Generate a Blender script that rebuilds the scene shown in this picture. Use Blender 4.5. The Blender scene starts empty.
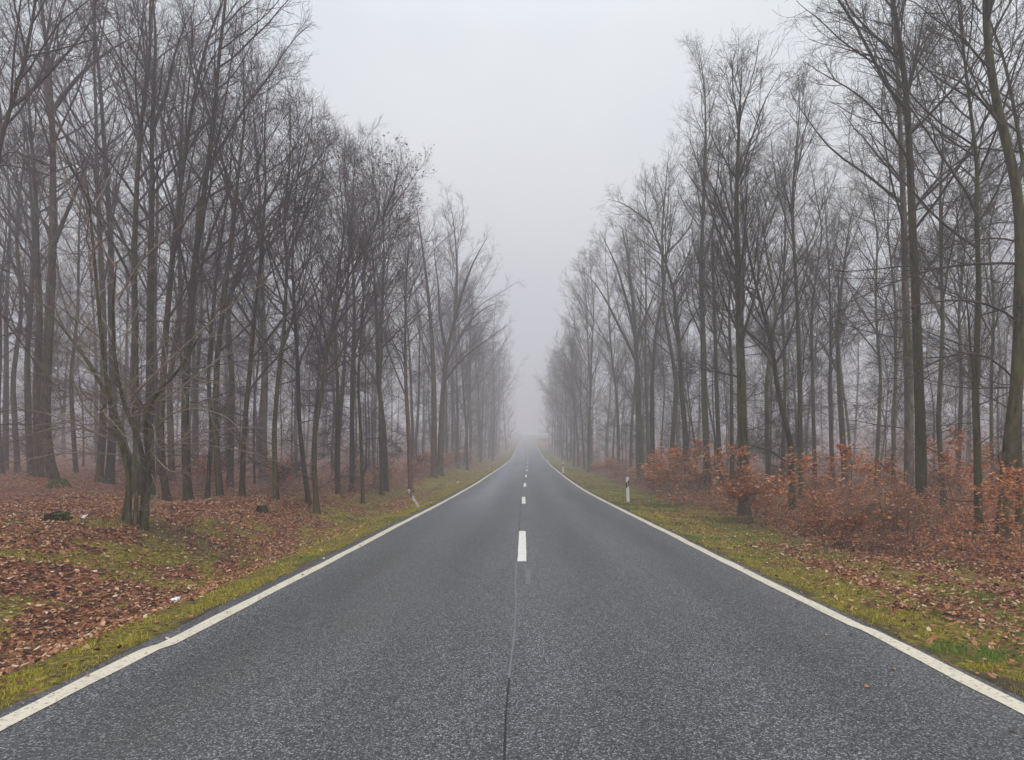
import bpy, math
import numpy as np
from mathutils import Vector

C = bpy.context.scene.collection
rng = np.random.default_rng(11)
F, CX, HY, EYE = 600.0, 523.0, 462.0, 1.55       # focal length in pixels, vanishing point, eye height

# ------------------------------------------------------------------ helpers
def sm(a, b, x):
    t = np.clip((np.asarray(x, float) - a) / (b - a), 0, 1)
    return t * t * (3 - 2 * t)

def vnoise(x, y, seed=0):
    x = np.asarray(x, float); y = np.asarray(y, float)
    xi = np.floor(x).astype(np.int64); yi = np.floor(y).astype(np.int64)
    fx = x - xi; fy = y - yi
    fx = fx * fx * (3 - 2 * fx); fy = fy * fy * (3 - 2 * fy)
    def h(a, b):
        n = (a * 374761393 + b * 668265263 + seed * 974634777) & 0xffffffff
        n = ((n ^ (n >> 13)) * 1274126177) & 0xffffffff
        return ((n ^ (n >> 16)) & 0xffff) / 65535.0
    return (h(xi, yi) * (1 - fx) + h(xi + 1, yi) * fx) * (1 - fy) + (h(xi, yi + 1) * (1 - fx) + h(xi + 1, yi + 1) * fx) * fy

def fbm(x, y, seed=0, o=4):
    s = 0; a = .5; t = 0
    for i in range(o):
        s = s + a * vnoise(np.asarray(x) * 2 ** i, np.asarray(y) * 2 ** i, seed + i); t += a; a *= .55
    return s / t

PD = np.array([-60, 0, 25, 38, 49, 75, 108, 150, 216, 270, 330, 480, 600, 2000], float)
PZ = np.array([0, 0, 0.02, .16, .41, 1.0, 1.95, 4.0, 8.0, 11.2, 14.8, 23.5, 27.5, 28.0])
_dd = np.arange(-60, 2000, 1.0)
_zz = np.interp(_dd, PD, PZ)
_k = np.exp(-np.linspace(-2, 2, 25) ** 2); _k /= _k.sum()
_zs = np.convolve(np.pad(_zz, 12, mode='edge'), _k, mode='valid')
_zs = np.where(_dd < 12, 0, _zs)
def prof(d): return np.interp(d, _dd, _zs)
def cxo(d): return np.interp(d, [-60, 30, 49, 108, 216, 300, 2000], [0, .05, .2, .85, 1.5, 2.4, 12.0])

def ground_z(x, d):
    x = np.asarray(x, float); d = np.asarray(d, float)
    s = x - cxo(d); u = np.abs(s)
    dm = 1 - .8 * sm(11, 24, d)
    left = np.interp(u, [0, 3.22, 3.33, 4.15, 4.9, 5.5, 6.2, 7.3, 12, 40, 200], [0, 0, 0, -.05, -.05, -.05, 0, .20, .42, 1.2, 5.0]) - .04
    ditch = np.interp(u, [4.0, 4.9, 5.5, 7.0], [0, .30, .30, 0]) * dm
    right = np.interp(u, [0, 3.17, 3.28, 5.4, 8, 14, 45, 120, 400], [0, 0, 0, -.12, -.06, 0, .2, 4.5, 8]) - .04
    z = np.where(s < 0, left - ditch, right)
    w = sm(3.6, 5.0, u)
    z = z + w * ((fbm(x * .9, d * .9, 5, 4) - .5) * .16) + sm(5.0, 7.5, u) * ((fbm(x * .16, d * .16, 9, 3) - .5) * .5 + (fbm(x * .45, d * .45, 19, 3) - .5) * .55)
    mound = .30 * np.exp(-(((x + 6.6) / 1.5) ** 2 + ((d - 11.6) / 1.0) ** 2))
    return z + prof(d) + mound * .5

def moss_mask(x, d):
    """1 = moss and grass, 0 = leaf litter"""
    s = x - cxo(d); u = np.abs(s)
    n = fbm(x * .75, d * .75, 21, 4); n2 = fbm(x * 2.2, d * 2.2, 31, 3)
    far = sm(9, 19, d)
    e = (n2 - .5) * .5
    lw = 4.05 + 1.9 * far + .6 * sm(14, 26, d)
    l = 1 - sm(lw - .12, lw + .25 + .8 * far, u + e)
    l = np.maximum(l * (1 - far * sm(4.0, 4.4, u) * (1 - sm(.36, .58, .4 * n + .6 * fbm(x * 2.6, d * 1.8, 44, 3)))), sm(.50, .64, .5 * n + .5 * fbm(x * 2.6, d * 2.6, 44, 3) - .10 * sm(7, 10, u) - .2 * sm(8, 13, u)) * .75)
    n3 = .5 * n + .5 * fbm(x * 2.4, d * 2.4, 48, 3)
    near = 1 - sm(4.25 + 1.2 * far, 4.75 + 1.6 * far, u + e)
    band = np.exp(-((u + e * .8 - 5.35 - .5 * far) / (.38 + .4 * far)) ** 2)
    r = np.clip(near * sm(.26, .48, n3 + .16 * (1 - sm(3.5, 4.1, u))) + band * sm(.36, .54, n3) * .95, 0, 1)
    r = np.maximum(r, sm(.56, .66, n3) * (1 - sm(6.5, 8, u)) * .8)
    return np.clip(np.where(s < 0, l, r), 0, 1)

def px(x, y, d):
    return ((x - CX) / F * d, d, EYE + (HY - y) / F * d)

def mesh_from(name, verts, quads=None, tris=None, smooth=True):
    me = bpy.data.meshes.new(name)
    v = np.ascontiguousarray(verts, np.float32).reshape(-1, 3)
    nq = 0 if quads is None else len(quads); nt = 0 if tris is None else len(tris)
    li = []; 
    if nq: li.append(np.asarray(quads, np.int32).ravel())
    if nt: li.append(np.asarray(tris, np.int32).ravel())
    li = np.concatenate(li)
    ls = np.concatenate([np.arange(nq) * 4, nq * 4 + np.arange(nt) * 3]).astype(np.int32)
    me.vertices.add(len(v)); me.vertices.foreach_set('co', v.ravel())
    me.loops.add(len(li)); me.loops.foreach_set('vertex_index', li)
    me.polygons.add(nq + nt); me.polygons.foreach_set('loop_start', ls)
    me.polygons.foreach_set('use_smooth', np.full(nq + nt, smooth))
    me.update(calc_edges=True)
    return me

def link(name, me, mat=None, parent=None, loc=None):
    o = bpy.data.objects.new(name, me); C.objects.link(o)
    if mat is not None:
        if len(me.materials) == 0: me.materials.append(mat)
    if parent is not None: o.parent = parent
    if loc is not None: o.location = loc
    return o

def tag(o, label=None, cat=None, group=None, kind=None):
    if label: o['label'] = label
    if cat: o['category'] = cat
    if group: o['group'] = group
    if kind: o['kind'] = kind
    return o

def empty(name, loc, label, cat, group=None, rz=0.0):
    o = bpy.data.objects.new(name, None); C.objects.link(o)
    o.empty_display_size = .3
    o.location = loc; o.rotation_euler = (0, 0, rz)
    return tag(o, label, cat, group)

class Geo:
    def __init__(s): s.v = []; s.q = []; s.t = []; s.n = 0
    def add(s, v, q=None, t=None):
        v = np.asarray(v, float).reshape(-1, 3)
        if q is not None: s.q.append(np.asarray(q) + s.n)
        if t is not None: s.t.append(np.asarray(t) + s.n)
        s.v.append(v); s.n += len(v)
    def tubes(s, P, R, k, cap=False, lobes=None):
        P = np.asarray(P, float); R = np.asarray(R, float)
        B, n, _ = P.shape
        d = P[:, -1] - P[:, 0]; d /= np.linalg.norm(d, axis=1, keepdims=True) + 1e-9
        a = np.where(np.abs(d[:, 2:3]) < .8, np.array([[0, 0, 1.]]), np.array([[1., 0, 0]]))
        u = np.cross(d, a); u /= np.linalg.norm(u, axis=1, keepdims=True) + 1e-9
        w = np.cross(d, u)
        th = np.arange(k) * 2 * math.pi / k
        ring = u[:, None, :] * np.cos(th)[None, :, None] + w[:, None, :] * np.sin(th)[None, :, None]
        rr = R[:, :, None]
        if lobes is not None: rr = rr * lobes
        V = P[:, :, None, :] + ring[:, None] * np.broadcast_to(rr, (B, n, k))[..., None]
        idx = np.arange(B * n * k).reshape(B, n, k)
        j = np.roll(idx, -1, axis=2)
        q = np.stack([idx[:, :-1], j[:, :-1], j[:, 1:], idx[:, 1:]], -1).reshape(-1, 4)
        s.add(V, q)
        if cap:
            base = s.n - B * n * k
            for b in range(B):
                c = P[b, -1]; s.add([c]); ci = s.n - 1
                r = base + idx[b, -1]
                s.t.append(np.stack([r, np.roll(r, -1), np.full(k, ci)], -1))
    def mesh(s, name, smooth=True):
        return mesh_from(name, np.concatenate(s.v), np.concatenate(s.q) if s.q else None, np.concatenate(s.t) if s.t else None, smooth)

# ------------------------------------------------------------------ materials
def nodes(name):
    m = bpy.data.materials.new(name); m.use_nodes = True
    nt = m.node_tree; b = nt.nodes['Principled BSDF']
    return m, nt, b
def N(nt, typ, **kw):
    n = nt.nodes.new(typ)
    for k, v in kw.items():
        if k in n.inputs: n.inputs[k].default_value = v
        else: setattr(n, k, v)
    return n
def L(nt, a, b): nt.links.new(a, b)
def ramp(nt, fac, stops):
    r = nt.nodes.new('ShaderNodeValToRGB')
    e = r.color_ramp.elements
    while len(e) < len(stops): e.new(.5)
    for el, (p, c) in zip(e, stops):
        el.position = p; el.color = (*c, 1) if len(c) == 3 else c
    if fac is not None: L(nt, fac, r.inputs[0])
    return r
def mixc(nt, fac, a, b, mode='MIX'):
    m = nt.nodes.new('ShaderNodeMix'); m.data_type = 'RGBA'; m.blend_type = mode
    for i, v in ((0, fac), (6, a), (7, b)):
        if hasattr(v, 'is_output'): L(nt, v, m.inputs[i])
        else: m.inputs[i].default_value = (*v, 1) if isinstance(v, tuple) else v
    return m.outputs[2]
def math_(nt, op, a, b=0.0, clamp=False):
    m = nt.nodes.new('ShaderNodeMath'); m.operation = op; m.use_clamp = clamp
    for i, v in ((0, a), (1, b)):
        if hasattr(v, 'is_output'): L(nt, v, m.inputs[i])
        else: m.inputs[i].default_value = v
    return m.outputs[0]
def coords(nt, scale=(1, 1, 1)):
    g = nt.nodes.new('ShaderNodeNewGeometry'); mp = nt.nodes.new('ShaderNodeMapping')
    mp.inputs['Scale'].default_value = scale
    L(nt, g.outputs['Position'], mp.inputs['Vector'])
    return g, mp.outputs[0]
def noise(nt, vec, scale, detail=4, rough=.55):
    n = N(nt, 'ShaderNodeTexNoise', Scale=scale, Detail=detail, Roughness=rough)
    L(nt, vec, n.inputs['Vector']); return n.outputs['Fac']

def bark(name, dark, light, moss, mossamt, bscale=1.0):
    m, nt, b = nodes(name)
    tc = nt.nodes.new('ShaderNodeNewGeometry')
    mp = nt.nodes.new('ShaderNodeMapping'); mp.inputs['Scale'].default_value = (1, 1, .22)
    L(nt, tc.outputs['Position'], mp.inputs['Vector'])
    n1 = noise(nt, mp.outputs[0], 14 * bscale, 6, .65)
    mq = nt.nodes.new('ShaderNodeMapping'); mq.inputs['Scale'].default_value = (1, 1, .3); L(nt, tc.outputs['Position'], mq.inputs['Vector'])
    n2 = noise(nt, mq.outputs[0], 3.2, 5)
    col = ramp(nt, n1, [(.38, dark), (.64, light)]).outputs[0]
    col = mixc(nt, math_(nt, 'MULTIPLY', ramp(nt, n2, [(.42, (0, 0, 0)), (.66, (1, 1, 1))]).outputs[0], mossamt), col, moss)
    oi = nt.nodes.new('ShaderNodeObjectInfo')
    col = mixc(nt, 1.0, col, ramp(nt, oi.outputs['Random'], [(0, (.62, .62, .66)), (.35, (1.0, .92, .84)), (.7, (.95, 1.0, .86)), (1, (1.5, 1.38, 1.26))]).outputs[0], 'MULTIPLY')
    L(nt, col, b.inputs['Base Color']); b.inputs['Roughness'].default_value = .8
    b.inputs['Specular IOR Level'].default_value = .25
    bp = N(nt, 'ShaderNodeBump', Strength=.6, Distance=.03); L(nt, n1, bp.inputs['Height']); L(nt, bp.outputs[0], b.inputs['Normal'])
    return m
M = {}
M['bark_left'] = bark('dark_damp_bark', (.012, .008, .005), (.098, .064, .040), (.070, .072, .022), .55)
M['bark_right'] = bark('mossy_beech_bark', (.012, .010, .004), (.112, .092, .042), (.085, .090, .022), .8)
M['bark_pale'] = bark('pale_beech_bark', (.085, .072, .062), (.22, .185, .16), (.10, .10, .05), .3)
M['bark_red'] = bark('reddish_pine_bark', (.075, .040, .028), (.20, .11, .075), (.08, .06, .04), .2)
M['bark_shrub'] = bark('greenish_shrub_bark', (.022, .019, .011), (.115, .10, .062), (.11, .115, .04), .5, 1.6)

def plain(name, col, rough=.7, spec=.3, var=.25, scale=3.0):
    m, nt, b = nodes(name)
    g, v = coords(nt)
    n = noise(nt, v, scale)
    c2 = tuple(x * (1 - var) for x in col); c3 = tuple(x * (1 + var) for x in col)
    L(nt, ramp(nt, n, [(.3, c2), (.7, c3)]).outputs[0], b.inputs['Base Color'])
    b.inputs['Roughness'].default_value = rough; b.inputs['Specular IOR Level'].default_value = spec
    return m
M['twig_left'] = plain('purple_brown_twigs', (.064, .040, .044))
M['twig_right'] = plain('grey_brown_twigs', (.062, .049, .036))
M['twig_far'] = plain('misty_wood_twigs', (.07, .06, .058))
M['twig_shrub'] = plain('pale_shrub_twigs', (.19, .155, .115))
M['stem'] = plain('sapling_stem_bark', (.19, .12, .085))

def leafmat(name, stops, trans=.25, rough=.6):
    m, nt, b = nodes(name)
    g = nt.nodes.new('ShaderNodeNewGeometry')
    c = ramp(nt, g.outputs['Random Per Island'], stops).outputs[0]
    n = noise(nt, g.outputs['Position'], 60, 3)
    c = mixc(nt, .5, c, ramp(nt, n, [(.3, (.45, .45, .45)), (.7, (1, 1, 1))]).outputs[0], 'MULTIPLY')
    L(nt, c, b.inputs['Base Color'])
    b.inputs['Roughness'].default_value = rough; b.inputs['Specular IOR Level'].default_value = .35
    if trans:
        t = nt.nodes.new('ShaderNodeBsdfTranslucent'); L(nt, c, t.inputs['Color'])
        mx = nt.nodes.new('ShaderNodeMixShader'); mx.inputs[0].default_value = trans
        L(nt, b.outputs[0], mx.inputs[1]); L(nt, t.outputs[0], mx.inputs[2])
        L(nt, mx.outputs[0], nt.nodes['Material Output'].inputs['Surface'])
    return m
M['litter'] = leafmat('fallen_leaf_litter', [(0, (.05, .022, .014)), (.22, (.17, .062, .028)), (.5, (.39, .145, .056)), (.78, (.55, .27, .125)), (.93, (.66, .46, .27)), (1, (.78, .62, .48))], .12, .5)
M['copper'] = leafmat('copper_beech_leaves', [(0, (.26, .095, .04)), (.3, (.60, .205, .075)), (.7, (.84, .35, .12)), (1, (.88, .52, .28))], .35)
M['grass'] = leafmat('yellow_green_grass', [(0, (.18, .13, .03)), (.3, (.42, .36, .03)), (.8, (.64, .57, .045)), (1, (.62, .48, .15))], .3)
M['lush'] = leafmat('fresh_green_grass', [(0, (.09, .16, .03)), (.5, (.17, .29, .04)), (1, (.30, .40, .07))], .3)
M['deadleaf'] = leafmat('clinging_dead_leaves', [(0, (.05, .035, .025)), (1, (.14, .08, .05))], .2)

# ground
m, nt, b = nodes('forest_floor'); M['ground'] = m
g, v = coords(nt)
at = N(nt, 'ShaderNodeAttribute', attribute_name='moss')
vo = N(nt, 'ShaderNodeTexVoronoi', Scale=16.0); L(nt, v, vo.inputs['Vector'])
sep = nt.nodes.new('ShaderNodeSeparateColor'); L(nt, vo.outputs['Color'], sep.inputs[0])
lit = ramp(nt, sep.outputs[0], [(0, (.022, .011, .008)), (.35, (.10, .038, .021)), (.7, (.25, .093, .044)), (1, (.44, .21, .12))]).outputs[0]
big = noise(nt, v, .55, 5)
lit = mixc(nt, .65, lit, ramp(nt, big, [(.3, (.5, .45, .45)), (.7, (1.1, 1, 1))]).outputs[0], 'MULTIPLY')
mo = noise(nt, v, 15, 6, .72); mo2 = noise(nt, v, 1.3, 4)
gr = ramp(nt, mo, [(.30, (.030, .022, .010)), (.5, (.13, .105, .020)), (.70, (.40, .345, .035))]).outputs[0]
gr = mixc(nt, ramp(nt, mo2, [(.5, (0, 0, 0)), (.7, (.8, .8, .8))]).outputs[0], gr, (.095, .058, .03))
fine = noise(nt, v, 5.5, 5, .7)
mk = math_(nt, 'ADD', at.outputs['Fac'], math_(nt, 'MULTIPLY', math_(nt, 'SUBTRACT', fine, .5), 1.3))
mk = ramp(nt, mk, [(.35, (0, 0, 0)), (.62, (1, 1, 1))]).outputs[0]
col = mixc(nt, mk, lit, gr)
so = N(nt, 'ShaderNodeAttribute', attribute_name='soil')
soilc = ramp(nt, noise(nt, v, 25, 5), [(.3, (.022, .018, .015)), (.7, (.075, .06, .048))]).outputs[0]
col = mixc(nt, so.outputs['Fac'], col, soilc)
L(nt, col, b.inputs['Base Color']); b.inputs['Roughness'].default_value = .85; b.inputs['Specular IOR Level'].default_value = .2
bp = N(nt, 'ShaderNodeBump', Strength=.8, Distance=.04)
L(nt, math_(nt, 'ADD', sep.outputs[1], mo), bp.inputs['Height']); L(nt, bp.outputs[0], b.inputs['Normal'])

# asphalt
m, nt, b = nodes('worn_asphalt'); M['asphalt'] = m
g, v = coords(nt)
def vor(scale):
    x = N(nt, 'ShaderNodeTexVoronoi', Scale=scale); L(nt, v, x.inputs['Vector'])
    s_ = nt.nodes.new('ShaderNodeSeparateColor'); L(nt, x.outputs['Color'], s_.inputs[0])
    return x, s_
va, sa = vor(118.0); vb, sb = vor(60.0)
base = ramp(nt, sa.outputs[0], [(0, (.016, .016, .018)), (.45, (.042, .043, .046)), (.8, (.102, .103, .108)), (1, (.40, .40, .42))]).outputs[0]
b2 = ramp(nt, sb.outputs[0], [(0, (.018, .018, .021)), (.6, (.065, .066, .071)), (1, (.24, .24, .25))]).outputs[0]
col = mixc(nt, .22, base, b2)
sxx = nt.nodes.new('ShaderNodeSeparateXYZ'); L(nt, g.outputs['Position'], sxx.inputs[0])
trk = math_(nt, 'COSINE', math_(nt, 'MULTIPLY', math_(nt, 'SUBTRACT', math_(nt, 'ABSOLUTE', sxx.outputs[0]), .85), 4.2))
col = mixc(nt, 1.0, col, ramp(nt, math_(nt, 'ADD', math_(nt, 'MULTIPLY', trk, .5), .5), [(0, (1.06, 1.06, 1.07)), (1, (.86, .86, .86))]).outputs[0], 'MULTIPLY')
lp = nt.nodes.new('ShaderNodeMapping'); lp.inputs['Scale'].default_value = (1, .12, 1); L(nt, g.outputs['Position'], lp.inputs['Vector'])
big = noise(nt, lp.outputs[0], 1.1, 5)
col = mixc(nt, .8, col, ramp(nt, big, [(.25, (.66, .66, .66)), (.5, (.98, .98, .97)), (.75, (1.30, 1.29, 1.27))]).outputs[0], 'MULTIPLY')
olive = ramp(nt, noise(nt, lp.outputs[0], .5, 3), [(.5, (0, 0, 0)), (.75, (.5, .5, .5))]).outputs[0]
col = mixc(nt, olive, col, (.062, .062, .052))
painted_sheen = N(nt, 'ShaderNodeAttribute', attribute_name='painted_sheen')
sheen_fac = math_(nt, 'MULTIPLY', painted_sheen.outputs['Fac'], ramp(nt, noise(nt, lp.outputs[0], 1.7, 5), [(.25, (.6, .6, .6)), (.55, (1, 1, 1))]).outputs[0])
L(nt, mixc(nt, math_(nt, 'MULTIPLY', sheen_fac, .75), col, (.19, .195, .22)), b.inputs['Base Color']); b.inputs['Roughness'].default_value = .58  # sky sheen along the lanes painted in as paler base colour, roughness unchanged
b.inputs['Specular IOR Level'].default_value = .5
bp = N(nt, 'ShaderNodeBump', Distance=.006)
L(nt, math_(nt, 'ADD', .7, 0.0), bp.inputs['Strength'])
L(nt, math_(nt, 'ADD', va.outputs['Distance'], math_(nt, 'MULTIPLY', vb.outputs['Distance'], .6)), bp.inputs['Height']); L(nt, bp.outputs[0], b.inputs['Normal'])

def paint(name, col, wear):
    m, nt, b = nodes(name)
    g, v = coords(nt)
    n = noise(nt, v, 28, 6, .75); n2 = noise(nt, v, 3.0, 4)
    c = mixc(nt, ramp(nt, n, [(.40 - wear, (1, 1, 1)), (.46, (0, 0, 0))]).outputs[0], col, (.16, .155, .15))
    c = mixc(nt, .45, c, ramp(nt, n2, [(.3, (.7, .69, .66)), (.7, (1, 1, 1))]).outputs[0], 'MULTIPLY')
    L(nt, c, b.inputs['Base Color']); b.inputs['Roughness'].default_value = .6
    bp = N(nt, 'ShaderNodeBump', Strength=.4, Distance=.004); L(nt, n, bp.inputs['Height']); L(nt, bp.outputs[0], b.inputs['Normal'])
    return m
M['line'] = paint('worn_white_edge_line', (.66, .60, .48), .05)
M['dash'] = paint('white_dash_paint', (.74, .73, .68), .12)
M['ghost'] = paint('faded_paint_remnant', (.13, .13, .132), .30)
M['seam'] = paint('pale_joint_sealant', (.15, .15, .165), .22)
M['crack'] = plain('dark_open_joint', (.022, .022, .025))
M['post'] = plain('white_post_plastic', (.78, .78, .77), .45, .4, .06)
M['black'] = plain('black_post_band', (.015, .015, .017), .5, .4)
M['refl'] = plain('silver_reflector', (.38, .40, .43), .25, .6, .05)
M['dirty'] = plain('dirty_post_plastic', (.56, .54, .52), .5, .3, .25, 14)
M['stump'] = plain('rotten_stump_wood', (.012, .010, .008), .9, .2, .5, 12)
M['cut'] = plain('grey_cut_wood', (.035, .027, .02), .85, .2, .4, 18)
M['moss'] = plain('bright_moss', (.11, .14, .02), .9, .1, .5, 20)
M['paper'] = plain('white_litter_paper', (.75, .76, .80), .6, .3, .08)

# ------------------------------------------------------------------ setting: ground and road
def grid_mesh(xs, ys, zf):
    X, Y = np.meshgrid(xs, ys)
    Z = zf(X, Y)
    ny, nx = X.shape
    idx = np.arange(nx * ny).reshape(ny, nx)
    q = np.stack([idx[:-1, :-1], idx[:-1, 1:], idx[1:, 1:], idx[1:, :-1]], -1).reshape(-1, 4)
    return np.stack([X, Y, Z], -1).reshape(-1, 3), q
def spaced(stops):
    out = [stops[0][0]]
    for (a, s0), (b_, s1) in zip(stops[:-1], stops[1:]):
        while out[-1] < b_ - 1e-6:
            t = (out[-1] - a) / (b_ - a); out.append(min(b_, out[-1] + s0 + (s1 - s0) * t))
    return np.array(out)
right_xs = spaced([(0, 1.6), (3.2, .1), (3.3, .05), (4.2, .09), (9, .12), (16, .4), (40, 2.5), (120, 12), (720, 80)])
xs = np.concatenate([-right_xs[::-1][:-1], right_xs])
ys = spaced([(-60, 8), (2, .12), (14, .12), (26, .3), (60, 1.2), (160, 4), (400, 14), (740, 60)])
gv, gq = grid_mesh(xs, ys, lambda x, y: ground_z(x, y))
me = mesh_from('ground', gv, gq)
a = me.attributes.new('moss', 'FLOAT', 'POINT'); a.data.foreach_set('value', moss_mask(gv[:, 0], gv[:, 1]).astype(np.float32))
us = np.abs(gv[:, 0] - cxo(gv[:, 1]))
so = 1 - sm(3.32, 3.55, us + (fbm(gv[:, 0] * 3, gv[:, 1] * 3, 77) - .5) * .5)
so = np.maximum(so * .85, .75 * np.exp(-(((gv[:, 0] + 6.3) / 1.1) ** 2 + ((gv[:, 1] - 11.5) / .7) ** 2)))
a = me.attributes.new('soil', 'FLOAT', 'POINT'); a.data.foreach_set('value', so.astype(np.float32))
tag(link('ground', me, M['ground']), kind='structure')

rows = spaced([(-60, 4), (0, .4), (30, .6), (120, 2), (420, 6), (735, 30)])
def strip(name, mat, off0, off1, dz, ys_, ncols=2, wob=0.0, seed=1, thick=0.0, attr=None):
    t = np.linspace(0, 1, ncols)
    Y = ys_[:, None] + 0 * t[None]
    o0 = np.asarray(off0(ys_) if callable(off0) else np.full(len(ys_), off0)); o1 = np.asarray(off1(ys_) if callable(off1) else np.full(len(ys_), off1))
    if wob:
        o0 = o0 + (fbm(ys_ * 1.3, 0 * ys_, seed, 4) - .5) * wob; o1 = o1 + (fbm(ys_ * 1.3, 0 * ys_, seed + 50, 4) - .5) * wob
    X = cxo(ys_)[:, None] + o0[:, None] * (1 - t) + o1[:, None] * t
    Z = prof(Y) + dz
    n, k = X.shape
    idx = np.arange(n * k).reshape(n, k)
    q = np.stack([idx[:-1, :-1], idx[:-1, 1:], idx[1:, 1:], idx[1:, :-1]], -1).reshape(-1, 4)
    v = np.stack([X, Y, Z], -1).reshape(-1, 3)
    if thick:                                        # skirts down both sides
        m0 = n * k
        lo = v.reshape(n, k, 3)[:, [0, -1]].copy(); lo[..., 2] -= thick
        v = np.concatenate([v, lo.reshape(-1, 3)])
        li = m0 + np.arange(n) * 2
        q = np.concatenate([q, np.stack([idx[:-1, 0], idx[1:, 0], li[1:], li[:-1]], -1), np.stack([idx[1:, -1], idx[:-1, -1], li[:-1] + 1, li[1:] + 1], -1)])
    me = mesh_from(name, v, q)
    if attr: 
        a = me.attributes.new('painted_sheen', 'FLOAT', 'POINT')  # mask for the pale sheen painted into the asphalt colour
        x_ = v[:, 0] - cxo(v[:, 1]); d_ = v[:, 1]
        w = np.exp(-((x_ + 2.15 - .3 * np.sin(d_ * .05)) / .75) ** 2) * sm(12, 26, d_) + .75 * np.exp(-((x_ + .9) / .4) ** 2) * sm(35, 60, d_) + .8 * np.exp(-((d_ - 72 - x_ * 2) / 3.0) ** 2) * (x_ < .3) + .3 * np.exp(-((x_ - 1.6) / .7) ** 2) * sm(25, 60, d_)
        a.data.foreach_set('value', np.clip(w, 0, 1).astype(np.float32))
    return tag(link(name, me, mat), kind='structure')
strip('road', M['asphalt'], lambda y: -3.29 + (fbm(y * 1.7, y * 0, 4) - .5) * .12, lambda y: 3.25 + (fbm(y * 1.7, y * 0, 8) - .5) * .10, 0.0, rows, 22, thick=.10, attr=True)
frows = spaced([(-2, .1), (30, .3), (120, 2), (420, 6)])
jog = lambda y: .055 * sm(5.05, 5.12, y) - .02 * sm(12, 14, y)
strip('edge_line', M['line'], lambda y: -3.19 + jog(y), lambda y: -3.045 + jog(y), .004, frows, 2, .035, 3)
jog2 = lambda y: .045 * sm(4.0, 5.5, y) - .03 * sm(5.55, 5.65, y)
strip('edge_line', M['line'], lambda y: 3.03 + jog2(y), lambda y: 3.175 + jog2(y), .004, frows, 2, .035, 9)
k = 0
y0 = 9.35
while y0 < 250:
    o = strip('centre_dash', M['dash'], -.125 + min(k, 3) * .035, .015 + min(k, 3) * .035, .004, np.linspace(y0, y0 + 4.0, 12), 2, .012, 15 + k)
    y0 += 12.6; k += 1
strip('faded_dash', M['ghost'], -.01, .07, .004, np.linspace(7.6, 8.7, 8), 2, .03, 60)
strip('joint_seal', M['seam'], lambda y: -.135 + .014 * np.sin(y * 1.3), lambda y: -.118 + .014 * np.sin(y * 1.3), .003, np.linspace(4.3, 9.3, 60), 2, .012, 70)
strip('joint_crack', M['crack'], lambda y: -.131 + .014 * np.sin(y * 1.3), lambda y: -.117 + .014 * np.sin(y * 1.3), .0025, np.linspace(-2, 4.4, 60), 2, .02, 71)
strip('joint_crack', M['crack'], lambda y: -.135 + .012 * np.sin(y * .7), lambda y: -.125 + .012 * np.sin(y * .7), .0025, np.linspace(13.4, 60, 90), 2, .03, 72)

# ------------------------------------------------------------------ leaves and grass on the ground
LEAF = np.array([[0, 0, 0], [-.30, .33, .10], [-.24, .72, .14], [0, 1, .06], [.24, .72, .14], [.30, .33, .10]])
LEAFQ = np.array([[0, 3, 2, 1], [0, 5, 4, 3]])
def leaves_geo(P, size, tilt, r, nrm=None):
    n = len(P)
    yaw = r.uniform(0, 2 * math.pi, n); ti = r.normal(0, tilt, n); ro = r.normal(0, tilt, n)
    cu = r.uniform(-.8, 1.6, n)
    V = np.repeat(LEAF[None], n, 0).copy()
    V[:, :, 1] -= .5
    V[:, :, 2] *= cu[:, None]
    V[:, 3, 2] += r.uniform(-.25, .3, n); V[:, 0, 2] += r.uniform(-.1, .25, n)
    V *= size[:, None, None]
    def rot(V, a, i, j):
        c, s_ = np.cos(a)[:, None], np.sin(a)[:, None]
        x, y = V[:, :, i].copy(), V[:, :, j].copy()
        V[:, :, i] = c * x - s_ * y; V[:, :, j] = s_ * x + c * y
    rot(V, ti, 1, 2); rot(V, ro, 0, 2); rot(V, yaw, 0, 1)
    V += P[:, None]
    q = (np.arange(n) * 6)[:, None, None] + LEAFQ[None]
    return V.reshape(-1, 3), q.reshape(-1, 4)

def scatter(n, x0, x1, d0, d1, power, r):
    d = d0 + (d1 - d0) * r.uniform(0, 1, n) ** power
    x = r.uniform(x0, x1, n)
    return x, d
r = np.random.default_rng(5)
G = Geo()
for x0, x1, n, d0, d1, p in ((-13, -3.35, 125000, 3.2, 26, 1.4), (3.33, 14, 120000, 3.4, 26, 1.4), (-40, -3.8, 34000, 16, 60, 1.3), (3.8, 36, 32000, 16, 60, 1.3)):
    x, d = scatter(n, x0, x1, d0, d1, p, r)
    inview = np.abs(x) < 0.95 * d + 1.5
    mk = moss_mask(x, d); u = np.abs(x - cxo(d))
    keep = inview & (r.uniform(0, 1, n) > mk * np.where(x < 0, .86, .74)) & (r.uniform(0, 1, n) < .16 + .84 * sm(3.45, 4.3, u + (r.uniform(0, 1, n) - .5) * .6))
    x, d = x[keep], d[keep]
    z = ground_z(x, d) + r.uniform(.004, .035, len(x))
    s_ = (.028 + .048 * r.uniform(0, 1, len(x)) ** 1.7) * (1 + .3 * sm(15, 40, d))
    G.add(*leaves_geo(np.stack([x, d, z], -1), s_, .35, r))
x = np.concatenate([-3.32 + r.exponential(.16, 70), 3.28 - r.exponential(.16, 70)]); d = 3.2 + 22 * r.uniform(0, 1, 140) ** 1.3; x = x + cxo(d)
G.add(*leaves_geo(np.stack([x, d, prof(d) + .014], -1), r.uniform(.025, .06, 140), .2, r))
g = Geo(); n = 700
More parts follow.
